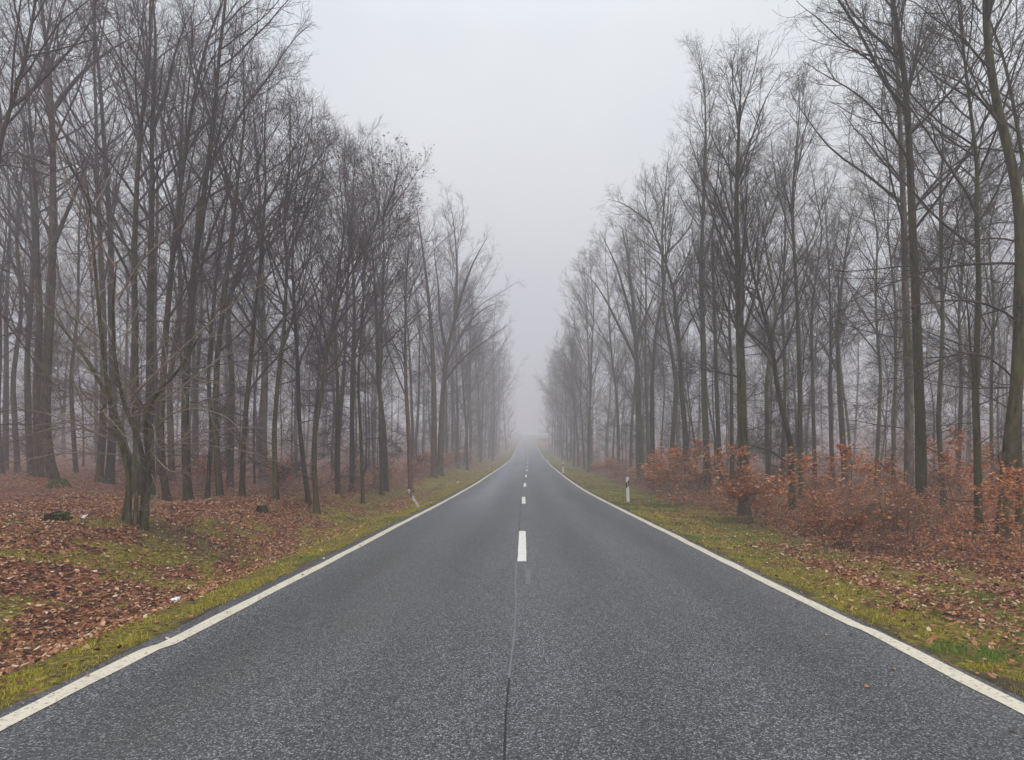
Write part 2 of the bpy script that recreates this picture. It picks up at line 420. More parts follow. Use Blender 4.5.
x, d = scatter(n, -16, 16, 5, 26, 1.2, r); u = np.abs(x); k_ = (u > 4.6) & (u < .93 * d + 1); x, d = x[k_], d[k_]; n = len(x)
P = np.zeros((n, 5, 3)); a_ = r.uniform(0, 6.28, n); ln = .08 + r.exponential(.16, n)
for i in range(5):
    P[:, i, 0] = x + np.cos(a_) * ln * i / 4; P[:, i, 1] = d + np.sin(a_) * ln * i / 4; a_ = a_ + r.normal(0, .18, n); P[:, i, 2] = ground_z(P[:, i, 0], P[:, i, 1]) + .022 + .006 * i
g.tubes(P, np.linspace(.007, .003, 5)[None] * r.uniform(.6, 1.7, (n, 1)), 4)
tag(link('twig_litter', g.mesh('twig_litter'), M['stem']), 'small dead sticks lying among the fallen leaves', 'twig litter', kind='stuff')
tag(link('fallen_leaves', G.mesh('fallen_leaves', False), M['litter']), 'brown and copper fallen leaves littering both verges and the forest floor', 'leaf litter', kind='stuff')

def blades(x, d, h, w, r, lean=1.0):
    n = len(x); z = ground_z(x, d) - .005
    yaw = r.uniform(0, 2 * math.pi, n); la = r.uniform(0, 2 * math.pi, n); ln = r.uniform(.1, lean, n) * h
    c, s_ = np.cos(yaw) * w * .5, np.sin(yaw) * w * .5
    lx, ly = np.cos(la) * ln, np.sin(la) * ln
    V = np.stack([np.stack([x - c, d - s_, z], -1), np.stack([x + c, d + s_, z], -1),
                  np.stack([x + c * .7 + lx * .4, d + s_ * .7 + ly * .4, z + h * .6], -1), np.stack([x - c * .7 + lx * .4, d - s_ * .7 + ly * .4, z + h * .6], -1),
                  np.stack([x + lx, d + ly, z + h * .93], -1)], 1)
    b0 = (np.arange(n) * 5)[:, None]
    return V.reshape(-1, 3), b0 + np.array([[0, 1, 2, 3]]), b0 + np.array([[3, 2, 4]])
GA, GB = Geo(), Geo()
for x0, x1, n, d0, d1, p in ((-9, -3.28, 210000, 3.2, 24, 1.5), (3.25, 8.5, 210000, 3.4, 24, 1.5), (-9, -3.5, 60000, 18, 70, 1.2), (3.5, 8.5, 60000, 18, 70, 1.2)):
    x, d = scatter(n, x0, x1, d0, d1, p, r)
    x = x + cxo(d)
    mk = moss_mask(x, d); cl = fbm(x * 4.5, d * 4.5, 61, 3); u = np.abs(x - cxo(d))
    keep = (np.abs(x) < .95 * d + 1.2) & (r.uniform(0, 1, n) < np.maximum(mk * sm(.40, .60, cl), .10 * sm(.55, .62, cl) * (u < 8))) & (u > 3.27 + .20 * r.uniform(0, 1, n))
    x, d, cl = x[keep], d[keep], cl[keep]
    h = r.uniform(.014, .048, len(x)) * (.5 + .9 * cl) * (1 + .8 * sm(15, 50, d)); w = r.uniform(.004, .008, len(x)) * (1 + 1.4 * sm(8, 30, d))
    lush = fbm(x * .8, d * .8, 91, 3) + np.where(x > 0, .06 * sm(4.3, 5.2, np.abs(x)), -.05) > .58
    for gg, s_ in ((GA, ~lush), (GB, lush)):
        v_, q_, t_ = blades(x[s_], d[s_], h[s_] * (1.4 if gg is GB else 1), w[s_], r); gg.add(v_, q_, t_)
tag(link('verge_grass', GA.mesh('verge_grass'), M['grass']), 'short yellow-green moss and grass on both road verges', 'grass', kind='stuff')
tag(link('lush_grass', GB.mesh('lush_grass'), M['lush']), 'patches of fresher green grass blades on the verges', 'grass', kind='stuff')

# ------------------------------------------------------------------ trees
UP = np.array([0, 0, 1.])
def at_t(P, R, idx, t):
    n = P.shape[1]; f = t * (n - 1); i = np.minimum(f.astype(int), n - 2); w = (f - i)
    p0, p1 = P[idx, i], P[idx, i + 1]
    tan = p1 - p0; tan /= np.linalg.norm(tan, axis=1, keepdims=True) + 1e-9
    return p0 + (p1 - p0) * w[:, None], tan, R[idx, i] * (1 - w) + R[idx, i + 1] * w
def plen(P): return np.linalg.norm(np.diff(P, axis=1), axis=2).sum(1)

def grow(r, P, R, m, t0, t1, length, ang, up, npts, wander, rmax, rtip, bias=None, keep=1.0, rfrac=.62):
    B = len(P)
    idx = np.repeat(np.arange(B), m)
    t = (np.tile(np.arange(m), B) + r.uniform(0, 1, B * m)) / m * (t1 - t0) + t0
    if keep < 1:
        k_ = r.uniform(0, 1, len(t)) < keep; idx, t = idx[k_], t[k_]
    pos, tan, rad = at_t(P, R, idx, t)
    n = len(t)
    rv = r.normal(0, 1, (n, 3))
    if bias is not None: rv = rv + bias
    rv -= tan * (rv * tan).sum(1, keepdims=True); rv /= np.linalg.norm(rv, axis=1, keepdims=True) + 1e-9
    a = np.radians(r.uniform(ang[0], ang[1], n))[:, None]
    d = tan * np.cos(a) + rv * np.sin(a)
    Ln = length(t, plen(P)[idx], r.uniform(.6, 1.25, n))
    out = np.zeros((n, npts, 3)); out[:, 0] = pos
    st = (Ln / (npts - 1))[:, None]
    for i in range(1, npts):
        out[:, i] = out[:, i - 1] + d * st
        d = d + UP * up / (npts - 1) + r.normal(0, wander, (n, 3)); d /= np.linalg.norm(d, axis=1, keepdims=True)
    r0 = np.minimum(rad * rfrac, rmax * (Ln / Ln.max()) ** .8 + rtip)
    tt = np.linspace(0, 1, npts)[None]
    return out, r0[:, None] * (1 - tt) ** .9 + rtip * tt, Ln

def resample(pts, n):
    pts = np.asarray(pts, float)
    s_ = np.concatenate([[0], np.cumsum(np.linalg.norm(np.diff(pts, axis=0), axis=1))])
    t = np.linspace(0, s_[-1], n)
    out = np.stack([np.interp(t, s_, pts[:, i]) for i in range(3)], -1)
    for _ in range(2):                                     # soften the corners
        out[1:-1] = out[1:-1] * .5 + (out[:-2] + out[2:]) * .25
    return out

def crown(r, g, trunk, rad, H, cb=.4, n1=17, n2=6, n3=6, n4=4, spread=1.0, low=10, limbs=(), bias=None, up=.5, ang=(22, 52), tip=.0034, limb_r=.040, lowlen=.11):
    P0 = trunk[None]; R0 = rad[None]
    sets = []
    L1, R1, _ = grow(r, P0, R0, n1, cb, .97, lambda t, pl, v: (H * .30 * np.clip(1.05 - (t - cb) / (1 - cb), .12, 1) ** .7 * v + .7) * spread, ang, up, 10, .085, limb_r, .006, bias)
    g.tubes(L1, R1, 6)
    for pts, r0 in limbs:
        Pl = resample(pts, 10)[None]; Rl = (r0 * .70 * (1 - np.linspace(0, 1, 10)) ** .9 + .006)[None]
        g.tubes(Pl, Rl, 7)
        L1 = np.concatenate([L1, Pl, Pl]); R1 = np.concatenate([R1, Rl, Rl])
    top = np.ascontiguousarray(trunk[int(len(trunk) * .55):])
    Pt = resample(top, 10)[None]; Rt = np.interp(np.linspace(.55, 1, 10), np.linspace(0, 1, len(rad)), rad)[None]
    PP = np.concatenate([L1, Pt]); RR = np.concatenate([R1, Rt])
    L2, R2, _ = grow(r, PP, RR, n2, .18, .97, lambda t, pl, v: (pl * .34 * (1.15 - t) + .35) * v, (22, 55), up * .6, 6, .11, .015, .0045, bias)
    g.tubes(L2, R2, 4)
    if low:
        LL, RL, _ = grow(r, P0, R0, low, .10, cb + .12, lambda t, pl, v: H * lowlen * v * v, (55, 95), .25, 7, .14, .016, .005, bias)
        g.tubes(LL, RL, 4)
        L2b, R2b, _ = grow(r, LL, RL, 6, .2, .95, lambda t, pl, v: (pl * .35 + .15) * v, (25, 60), .2, 6, .12, .01, .004)
        L2 = np.concatenate([L2, L2b]); R2 = np.concatenate([R2, R2b]); g.tubes(L2b, R2b, 3)
    L3, R3, _ = grow(r, L2, R2, n3, .15, .98, lambda t, pl, v: (pl * .30 + .25) * v, (22, 58), .25, 4, .13, .009, tip)
    g.tubes(L3, R3, 3)
    if n4:
        L4, R4, _ = grow(r, L3, R3, n4, .15, .98, lambda t, pl, v: (pl * .38 + .10) * v, (20, 55), .18, 3, .12, .005, tip * .75)
        g.tubes(L4, R4, 3)
        return L4
    return L3

def trunk_radius(n, H, r0, z, flare=.55):
    t = np.linspace(0, 1, n)
    return r0 * (.07 + .93 * (1 - t) ** .85) + r0 * flare * np.exp(-(z - z[0]) / .17)
def trunk_geo(r, P, R, k=14):
    g = Geo()
    n = len(P); th = np.arange(k) * 2 * math.pi / k
    z = P[:, 2] - P[0, 2]
    ph = r.uniform(0, 6.28, 3)
    lob = 1 + np.exp(-z / .35)[:, None] * (.32 * np.sin(3 * th + ph[0]) + .20 * np.sin(5 * th + ph[1]))[None] + .03 * np.sin(2 * th + ph[2])[None] + r.normal(0, .018, (n, k))
    g.tubes(P[None], R[None], k, cap=True, lobes=lob[None])
    return g

def straight_trunk(r, H, r0, lean=.03, n=44, wob=.22, ncurve=1.0):
    h = np.concatenate([[-.25, 0, .12, .28, .5, .8], np.linspace(1.2, H, n - 6)])
    t = np.clip(h / H, 0, 1); a = r.uniform(0, 6.28)
    ph = r.uniform(0, 6.28, 4)
    x = lean * H * t * math.cos(a) + wob * ncurve * (np.sin(t * 5.5 + ph[0]) - np.sin(ph[0])) * t ** .6 + wob * .3 * np.sin(t * 15 + ph[2]) * t
    y = lean * H * t * math.sin(a) + wob * ncurve * (np.sin(t * 5.0 + ph[1]) - np.sin(ph[1])) * t ** .6 + wob * .3 * np.sin(t * 14 + ph[3]) * t
    P = np.stack([x, y, h], -1)
    return P, trunk_radius(n, H, r0, np.maximum(h, 0))

def tree_object(name, loc, trunk_me, crown_me, label, cat, group=None, rz=0, sc=1.0):
    o = empty(name, loc, label, cat, group, rz); o.scale = (sc, sc, sc)
    link('trunk', trunk_me, parent=o); link('crown', crown_me, parent=o)
    return o

# ---- the trees one can pick out: trunk paths in the photograph's perspective, each at its own distance
LB, LT, RB, RT = 'bark_left', 'twig_left', 'bark_right', 'twig_right'
taken = []
def hero(name, label, d, path, w, H, bm, tm, limbs=(), seed=0, group=None, cat='tree', dead=None, moss=False, **kw):
    r = np.random.default_rng(1000 + seed)
    bx = px(path[0][0], path[0][1], d)
    base = np.array([bx[0], d, float(ground_z(bx[0], d))])
    taken.append((base[0], d))
    pts = [base - [0, 0, .25], base]
    dep = r.uniform(-.04, .04)
    for (x, y) in path[1:]:
        p = np.array(px(x, y, d)); p[1] += dep * (p[2] - base[2]); f = p[1] / d; p[0] *= f; p[2] = EYE + (p[2] - EYE) * f
        if p[2] > pts[-1][2] + .15: pts.append(p)
    dirn = pts[-1] - pts[-2] if len(pts) > 2 else np.array([0, 0, 1.])
    dirn = dirn / np.linalg.norm(dirn); dirn = dirn * .6 + np.array([0, 0, .5]); dirn /= np.linalg.norm(dirn)
    while pts[-1][2] < base[2] + H:
        dirn = dirn + r.normal(0, .07, 3) + np.array([0, 0, .04]); dirn /= np.linalg.norm(dirn)
        pts.append(pts[-1] + dirn * H * .09)
    pts = np.array(pts) - base
    n = 48
    body = resample(pts[1:], n - 4)
    Pp = np.concatenate([[pts[0]], [pts[1]], pts[1:2] + (body[1] - body[0]) * np.array([[.25], [.55]]) , body[1:]])
    n = len(Pp)
    Hh = Pp[-1, 2]
    r0 = w * d / F * .5 * .93
    Rr = trunk_radius(n, Hh, r0, np.maximum(Pp[:, 2], 0), .28)
    tg = trunk_geo(r, Pp, Rr, 14)
    cg = Geo()
    ll = []
    for lp, lw in limbs:
        q = []
        dd = r.uniform(-.12, .12)
        for i, (x, y) in enumerate(lp):
            p = np.array(px(x, y, d * (1 + dd * i / len(lp)))); q.append(p - base)
        # start on the trunk itself
        zi = np.argmin(np.abs(Pp[:, 2] - q[0][2])); q[0] = Pp[zi].copy()
        q = list(resample(q, 9)); ln_ = np.linalg.norm(q[-1] - q[0])
        q = [q[0]] + [v_ + r.normal(0, .016, 3) * ln_ for v_ in q[1:]]
        ll.append((q, lw * d / F * .5))
    ends = crown(r, cg, Pp, Rr, Hh, limbs=ll, **kw)
    tm_, cm_ = tg.mesh('trunk'), cg.mesh('crown')
    tm_.materials.append(M[bm]); cm_.materials.append(M[tm])
    o = tree_object(name, base, tm_, cm_, label, cat, group)
    if moss:
        n = 900; a = r.uniform(-2.2, .6, n); q = r.uniform(0, 1, n)
        p = np.stack([np.cos(a) * r0 * (1.15 + .9 * q), np.sin(a) * r0 * (1.15 + .9 * q), .30 * (1 - q) + r.uniform(0, .05, n)], -1)
        g = Geo(); g.add(*leaves_geo(p, r.uniform(.03, .07, n), .7, r)); link('moss_patch', g.mesh('moss_patch', False), M['moss'], o)
    if dead:
        e = ends[r.choice(len(ends), dead)]
        e = e[e[:, 2, 2] > Hh * (.62 if H > 10 else .2)]
        lv, lq = leaves_geo(e[:, 2], r.uniform(.06, .13, len(e)), .8, r)
        link('dead_leaves', mesh_from('dead_leaves', lv, lq, smooth=False), M['deadleaf'], o)
    return o

TL = 'bare_tree'
hero(TL, 'thick dark trunk at the far left forking high up, a mossy clump at its foot', 23, [(58, 496), (50, 470), (45, 430), (46, 380), (49, 330), (52, 270), (53, 220), (53, 160), (52, 112), (48, 60), (42, 10)], 11.5, 21, LB, LT,
     limbs=[([(52, 110), (72, 88), (92, 62), (112, 48), (150, 30)], 6.5), ([(52, 250), (66, 225), (76, 195), (84, 170), (100, 120)], 6), ([(52, 165), (30, 158), (12, 150), (-4, 138)], 3.5), ([(52, 118), (44, 84), (48, 30), (60, -20)], 7)], seed=1, cb=.42, n1=22, moss=True)
hero(TL, 'trunk just left of the thick forking trunk, almost touching it', 25, [(40, 482), (37, 430), (37, 380), (40, 320), (37, 260), (36, 200), (30, 120)], 8.5, 18, LB, LT, seed=2, cb=.4)
hero(TL, 'straight slim trunk second to the left of the thick forking trunk', 27, [(31, 476), (28, 420), (27, 360), (31, 300), (34, 240), (28, 150)], 7, 17, LB, LT, seed=3, cb=.4)
hero(TL, 'leaning tree at the left edge with a heavy limb reaching across the forked trunk', 15, [(-30, 500), (-22, 420), (-16, 300), (-8, 200), (0, 140), (10, 110), (22, 72), (33, 20), (38, -20)], 8, 15, LB, LT,
     limbs=[([(10, 112), (28, 100), (45, 82), (70, 62), (90, 30), (100, 0)], 5.0), ([(-6, 190), (6, 145), (25, 158), (44, 163)], 3), ([(-14, 280), (10, 330), (40, 370), (60, 400)], 2.2)], seed=4, cb=.5, n1=16)
hero(TL, 'grey trunk behind the multi-stemmed bush, the left one of a close pair', 26, [(99, 482), (103, 430), (104, 370), (103, 300), (100, 240), (97, 180), (96, 110)], 8, 20, LB, LT, seed=5, cb=.42)
hero(TL, 'darker trunk behind the multi-stemmed bush, the right one of a close pair', 26.5, [(109, 482), (113, 430), (113, 370), (111, 300), (111, 240), (106, 170), (100, 80)], 9.5, 22, LB, LT, seed=6, cb=.42)
hero(TL, 'tall dark trunk rising out of the top of the multi-stemmed bush', 19, [(136, 498), (137, 440), (135, 390), (135, 320), (134, 260), (137, 180), (141, 120), (150, 60)], 8.5, 17, LB, LT, limbs=[([(138, 150), (128, 100), (122, 60), (118, 0)], 4), ([(140, 130), (146, 70), (144, 10)], 5)], seed=7, cb=.38)
hero(TL, 'tall trunk a step right of the multi-stemmed bush, forked like a tuning fork high up', 20, [(152, 500), (149, 440), (150, 390), (150, 320), (151, 250), (152, 180), (152, 130), (154, 80)], 9.5, 18, LB, LT, limbs=[([(152, 140), (166, 100), (174, 60), (190, 10)], 6), ([(152, 200), (176, 165), (204, 130)], 4)], seed=8, cb=.38)
hero(TL, 'curved dark trunk leaning left at its foot, right of the multi-stemmed bush', 18.5, [(168, 505), (162, 470), (160, 430), (163, 380), (166, 330), (172, 260), (180, 190), (190, 120)], 8, 16, LB, LT, seed=9, cb=.36)
hero(TL, 'stout dark trunk with a broad foot between two slimmer curved ones, right of the bush', 18.8, [(188, 503), (186, 460), (185, 400), (188, 340), (194, 270), (200, 220), (210, 150)], 9.5, 17, LB, LT, limbs=[([(190, 320), (200, 260), (212, 220), (240, 170), (262, 130)], 4.5)], seed=10, cb=.36)
hero(TL, 'thin dark stem with a crooked foot among the left forest edge trees', 19, [(207, 500), (209, 470), (212, 430), (208, 380), (212, 320), (218, 260), (230, 180)], 5, 13.5, LB, LT, seed=11, cb=.34)
hero(TL, 'slim dark trunk with a swollen foot standing just right of a crooked thin stem', 18, [(220, 506), (217, 460), (215, 410), (217, 360), (224, 300), (232, 230), (240, 160)], 7.5, 13.5, LB, LT, seed=12, cb=.36)
hero(TL, 'dark trunk sweeping rightwards as it rises, in the left forest edge', 18.5, [(242, 503), (243, 460), (245, 420), (250, 370), (254, 320), (262, 250), (266, 180)], 6.5, 12.5, LB, LT, limbs=[([(246, 400), (262, 370), (285, 350), (310, 330)], 2.5)], seed=13, cb=.34)
hero(TL, 'broad pale grey trunk standing straight behind the darker ones on the left', 31, [(263, 482), (263, 430), (265, 370), (262, 300), (262, 240), (258, 170)], 9.5, 19, 'bark_pale', LT, seed=14, cb=.4)
hero(TL, 'mossy slim trunk with a slight bow beside the small dark stump', 18, [(276, 506), (275, 470), (274, 430), (278, 380), (284, 330), (287, 270), (284, 215), (290, 160)], 6.2, 11.5, LB, LT, limbs=[([(284, 290), (274, 262), (262, 235), (250, 205)], 3), ([(286, 270), (296, 235), (310, 205), (330, 150)], 4)], seed=15, cb=.4)
hero(TL, 'left stem of a V-shaped pair of trunks at the left forest edge', 19.2, [(309, 497), (303, 460), (299, 420), (298, 370), (295, 320), (292, 260), (296, 190)], 5.5, 11, LB, LT, seed=16, cb=.36)
hero(TL, 'right stem of a V-shaped pair of trunks, leaning strongly towards the road', 18.4, [(317, 504), (314, 470), (315, 430), (322, 390), (329, 340), (340, 295), (356, 262), (378, 224)], 6.2, 9, LB, LT, limbs=[([(324, 375), (345, 365), (368, 350), (402, 342)], 2.0), ([(330, 335), (336, 300), (343, 240), (352, 190)], 3)], seed=17, cb=.42, up=.7)
hero(TL, 'slender pole-like tree whose fan-shaped top still holds dead leaves', 27, [(382, 486), (380, 430), (380, 370), (382, 310), (384, 260), (383, 222), (385, 200)], 4.6, 14.0, LB, LT, limbs=[([(383, 225), (376, 195), (372, 165)], 2.6), ([(384, 215), (396, 180), (402, 150)], 2.6), ([(384, 215), (404, 190), (424, 162)], 2.4)], seed=18, cb=.62, n1=14, low=5, dead=900)
hero(TL, 'reddish-brown straight trunk close behind the leaning marker post', 31, [(411, 480), (409, 440), (406, 390), (405, 340), (406, 290), (408, 250)], 6, 13, 'bark_red', LT, seed=19, cb=.4)
hero(TL, 'dark trunk left of the reddish-brown trunk, reaching into dense twigs', 30, [(386, 480), (384, 430), (378, 380), (377, 330), (374, 270), (368, 210)], 6.5, 13.5, LB, LT, seed=20, cb=.36)
hero(TL, 'hazy grey twin-limbed tree whose broad crown overhangs the road from the left', 47, [(440, 474), (441, 430), (443, 390), (447, 350), (455, 320)], 7.0, 19, LB, LT, limbs=[([(446, 365), (462, 330), (482, 305), (505, 300)], 5), ([(452, 330), (462, 290), (478, 255), (490, 235)], 5), ([(444, 380), (470, 350), (500, 330), (512, 322)], 3.5), ([(447, 350), (440, 290), (432, 230)], 5)], seed=21, cb=.3, spread=1.25, n1=24)
hero(TL, 'thick hazy trunk next to the twin-limbed overhanging tree', 44, [(434, 474), (434, 430), (434, 390), (432, 340), (428, 290), (420, 230)], 7.5, 19, LB, LT, seed=22, cb=.38, spread=1.1)
for i, (x, d, w, H, lab) in enumerate([(338, 24, 5, 12.5, 'dark trunk right of the V-shaped pair, half hidden by its leaning stem'), (352, 27, 6, 14, 'straight trunk midway between the V-shaped pair and the pole-like tree'), (363, 23, 4, 10.5, 'thin bowed stem left of the pole-like tree with dead leaves'),
        (18, 30, 6, 18, 'slim hazy trunk near the left edge of the wood'), (5, 34, 6.5, 19, 'pale hazy trunk at the very left edge of the wood'), (76, 33, 5, 19, 'thin straight trunk right of the thick forking one'), (172, 27, 7, 20, 'grey trunk seen between the bush branches and the curved dark trunk'), (230, 27, 7.5, 20, 'grey trunk behind the slim trunk with the swollen foot')]):
    r = np.random.default_rng(70 + i); s_ = r.normal(0, 5, 5)
    hero(TL, lab, d, [(x, 490), (x + s_[0] * .4, 440), (x + s_[0], 380), (x + s_[1], 310), (x + s_[2] * 1.4, 230), (x + s_[3] * 2 + 4, 150)], w, H, LB, LT, seed=30 + i, cb=.38)

# right side
hero(TL, 'stout dark tree right of the nearest white post, rising behind copper saplings', 18.5, [(744, 514), (743, 470), (742, 420), (741, 370), (739, 320), (738, 270), (736, 210), (738, 150), (740, 105)], 12, 13.2, RB, RT,
     limbs=[([(740, 345), (756, 290), (766, 240), (776, 190)], 4), ([(738, 330), (720, 290), (712, 245)], 3.5), ([(741, 380), (716, 372), (690, 366)], 2.2)], seed=41, cb=.42, up=.8, ang=(16, 42), spread=.8, n1=24)
hero(TL, 'tallest tree right of the nearest white post, a narrow plume-shaped crown', 29, [(708, 488), (706, 440), (704, 390), (703, 330), (701, 270), (703, 210), (706, 150), (705, 90)], 8.2, 20.5, RB, RT, seed=42, cb=.38, up=.9, ang=(15, 40), spread=.62, n1=28)
hero(TL, 'second trunk right of the plume-crowned tree, thinner and paler', 31, [(722, 486), (718, 430), (716, 370), (714, 300), (712, 240), (718, 170)], 6.2, 18, RB, RT, seed=43, cb=.4, up=.7, spread=.75)
hero(TL, 'tree behind the nearest white post bending to the left at its top', 31, [(688, 484), (685, 430), (681, 380), (678, 330), (674, 290), (664, 258), (650, 222)], 7, 14.5, RB, RT, limbs=[([(666, 262), (690, 230), (700, 195)], 3.5), ([(652, 225), (630, 205), (606, 200)], 3), ([(680, 350), (668, 300), (660, 280)], 3)], seed=44, cb=.52, spread=.95)
hero(TL, 'broad hazy tree with many rising limbs on the road side of the right forest edge', 43, [(640, 474), (639, 430), (638, 385), (636, 345), (634, 315), (632, 290)], 9, 17.5, RB, RT,
     limbs=[([(637, 360), (618, 320), (600, 285), (578, 265)], 5), ([(635, 335), (624, 290), (612, 250), (600, 228)], 5), ([(633, 310), (628, 260), (625, 220)], 5), ([(636, 345), (652, 300), (662, 270)], 4)], seed=45, cb=.34, spread=1.1)
hero(TL, 'straight hazy trunk immediately right of the broad many-limbed tree', 41, [(653, 474), (652, 430), (652, 380), (656, 330), (664, 290), (668, 240)], 6.5, 17, RB, RT, seed=46, cb=.4, spread=.9)
hero(TL, 'crooked mossy trunk with an S-bend and a low dead bough pointing left', 19.5, [(793, 508), (791, 470), (792, 450), (788, 432), (782, 410), (777, 385), (774, 360), (767, 325), (757, 290), (748, 250), (744, 215)], 7.5, 10.5, RB, RT,
     limbs=[([(790, 462), (776, 452), (762, 448), (748, 444)], 2.6), ([(770, 340), (778, 310), (790, 285), (800, 262)], 3.5)], seed=47, cb=.45, spread=.8)
hero(TL, 'slim upright tree just right of the crooked mossy trunk', 23.5, [(802, 502), (800, 450), (800, 400), (799, 350), (797, 300), (794, 250), (792, 200), (796, 150), (800, 110)], 6.4, 16.2, RB, RT, seed=48, cb=.45, up=.6, ang=(20, 48), spread=.72, limbs=[([(793, 215), (784, 185), (776, 160)], 2.5)])
hero(TL, 'pale grey beech trunk standing right behind a darker mossy one', 17.8, [(909, 520), (909, 470), (909, 400), (907, 340), (905, 280), (904, 220), (901, 150), (898, 80)], 10.5, 17, 'bark_pale', RT, limbs=[([(904, 225), (893, 190), (888, 165), (880, 110)], 3), ([(903, 210), (906, 170), (912, 120)], 3)], seed=49, cb=.5)
hero(TL, 'dark mossy straight trunk in front of a pale grey one, right of the road', 15, [(923, 527), (921, 480), (921, 440), (919, 390), (917, 330), (915, 280), (912, 220), (910, 160), (907, 100), (900, 40), (892, 0)], 12, 17, RB, RT,
     limbs=[([(912, 215), (935, 180), (960, 160), (990, 140)], 3.5), ([(910, 160), (884, 115), (845, 80), (805, 62)], 3.5), ([(908, 95), (915, 50), (930, 0)], 5), ([(916, 300), (930, 258), (950, 235), (985, 180)], 3.2), ([(906, 60), (870, 30), (830, 12)], 3)], seed=50, cb=.55, spread=1.1)
hero(TL, 'thin dark trunk between the mossy straight trunk and the slim pale-green one', 20, [(944, 508), (941, 460), (938, 420), (941, 370), (943, 320), (941, 260), (940, 190)], 6, 15, RB, RT, seed=51, cb=.4)
hero(TL, 'slim pale-green trunk with gentle bends second from the right edge', 13.8, [(979, 533), (978, 490), (977, 440), (975, 390), (977, 340), (979, 290), (978, 250), (976, 210), (978, 170), (973, 130), (968, 90)], 8.2, 13, RB, RT, limbs=[([(976, 380), (968, 340), (966, 300), (968, 260)], 3), ([(978, 195), (990, 175), (1004, 160)], 3)], seed=52, cb=.5)
hero(TL, 'massive mossy tree at the right edge with long boughs sweeping left over the wood', 12.5, [(1002, 540), (1006, 500), (1008, 460), (1012, 425), (1017, 390), (1019, 340), (1020, 290), (1021, 240), (1018, 190), (1010, 155), (1000, 120), (992, 80), (987, 40), (985, 0)], 14.5, 18, RB, RT,
     limbs=[([(1018, 185), (1026, 160), (1032, 120), (1030, 60)], 9), ([(1020, 262), (990, 258), (955, 262), (915, 272), (870, 296), (830, 312)], 3.4), ([(1020, 325), (1000, 298), (970, 291), (930, 300), (885, 312), (850, 340)], 3.4), ([(1017, 385), (1000, 350), (975, 340), (940, 350), (905, 378), (870, 405)], 3.0), ([(1000, 115), (975, 92), (955, 75), (930, 72)], 3.6), ([(990, 60), (962, 35), (930, 15)], 3), ([(1020, 250), (1000, 236), (980, 240), (940, 250)], 2.2)], seed=53, cb=.62, n1=16, low=6, lowlen=.14)
hero(TL, 'slimmer trunk hugging the right edge, behind the massive mossy tree', 13.5, [(1020, 545), (1019, 480), (1018, 420), (1021, 360), (1024, 300), (1030, 200)], 7.5, 14, RB, RT, seed=54, cb=.45)
hero(TL, 'hazy twin trunk between the slim upright tree and the pale grey beech, its left stem', 33, [(833, 484), (831, 430), (830, 380), (831, 330), (829, 270), (826, 220)], 5.5, 15.5, RB, RT, seed=55, cb=.42, up=.9, ang=(14, 38), spread=.85)
hero(TL, 'hazy twin trunk between the slim upright tree and the pale grey beech, its right stem', 32, [(846, 484), (842, 430), (839, 380), (837, 330), (842, 280), (850, 220)], 7.5, 15.5, RB, RT, seed=56, cb=.4, up=.9, ang=(14, 38), spread=.85)
for i, (x, d, w, H, lab) in enumerate([(768, 28, 5.5, 15, 'thin hazy trunk between the stout dark tree and the crooked mossy one'), (782, 30, 5, 16, 'pale trunk seen right behind the crooked mossy one'), (815, 34, 5, 16, 'thin hazy trunk right of the slim upright tree'), (876, 30, 4.5, 13, 'spindly dark stem left of the pale grey beech'),
        (893, 27, 4.5, 12, 'short thin stem beside the pale grey beech'), (958, 27, 5, 15, 'thin hazy stem left of the slim pale-green trunk'), (992, 24, 4.5, 14, 'thin dark stem between the slim pale-green trunk and the massive tree'), (670, 36, 6, 16, 'hazy trunk left of the tree that bends to the left'), (732, 27, 5, 15, 'thin trunk tucked behind the left side of the stout dark tree')]):
    r = np.random.default_rng(170 + i); s_ = r.normal(0, 5, 5)
    hero(TL, lab, d, [(x, 490), (x + s_[0] * .4, 440), (x + s_[0], 380), (x + s_[1], 310), (x + s_[2] * 1.4, 230), (x + s_[3] * 2, 150)], w, H, RB, RT, seed=60 + i, cb=.4, spread=.85)

# ---- repeating forest trees: a few grown once, then copied one by one
protos = {}
for side, bm, tm in (('l', LB, LT), ('r', RB, RT)):
    protos[side] = []
    for i in range(7):
        r = np.random.default_rng(300 + i + (50 if side == 'r' else 0))
        H = [20, 18, 22, 16, 19, 21, 13][i]
        P, R = straight_trunk(r, H, [.17, .13, .19, .11, .15, .16, .08][i], .035, wob=[.25, .35, .2, .4, .3, .3, .45][i])
        tg = trunk_geo(r, P, R, 9); cg = Geo()
        crown(r, cg, P, R, H, cb=[.42, .36, .46, .34, .40, .30, .30][i], n1=[19, 17, 20, 16, 17, 19, 13][i], n2=6, n3=6, n4=4, up=[.7, .5, .9, .6, .5, .6, .6][i], ang=[(18, 44), (24, 52), (15, 40), (20, 50), (24, 52), (22, 50), (20, 50)][i], spread=[1, 1.05, .85, .9, 1, 1.15, .8][i], tip=.0042)
        t_, c_ = tg.mesh('trunk'), cg.mesh('crown'); t_.materials.append(M[bm]); c_.materials.append(M[tm])
        protos[side].append((t_, c_))

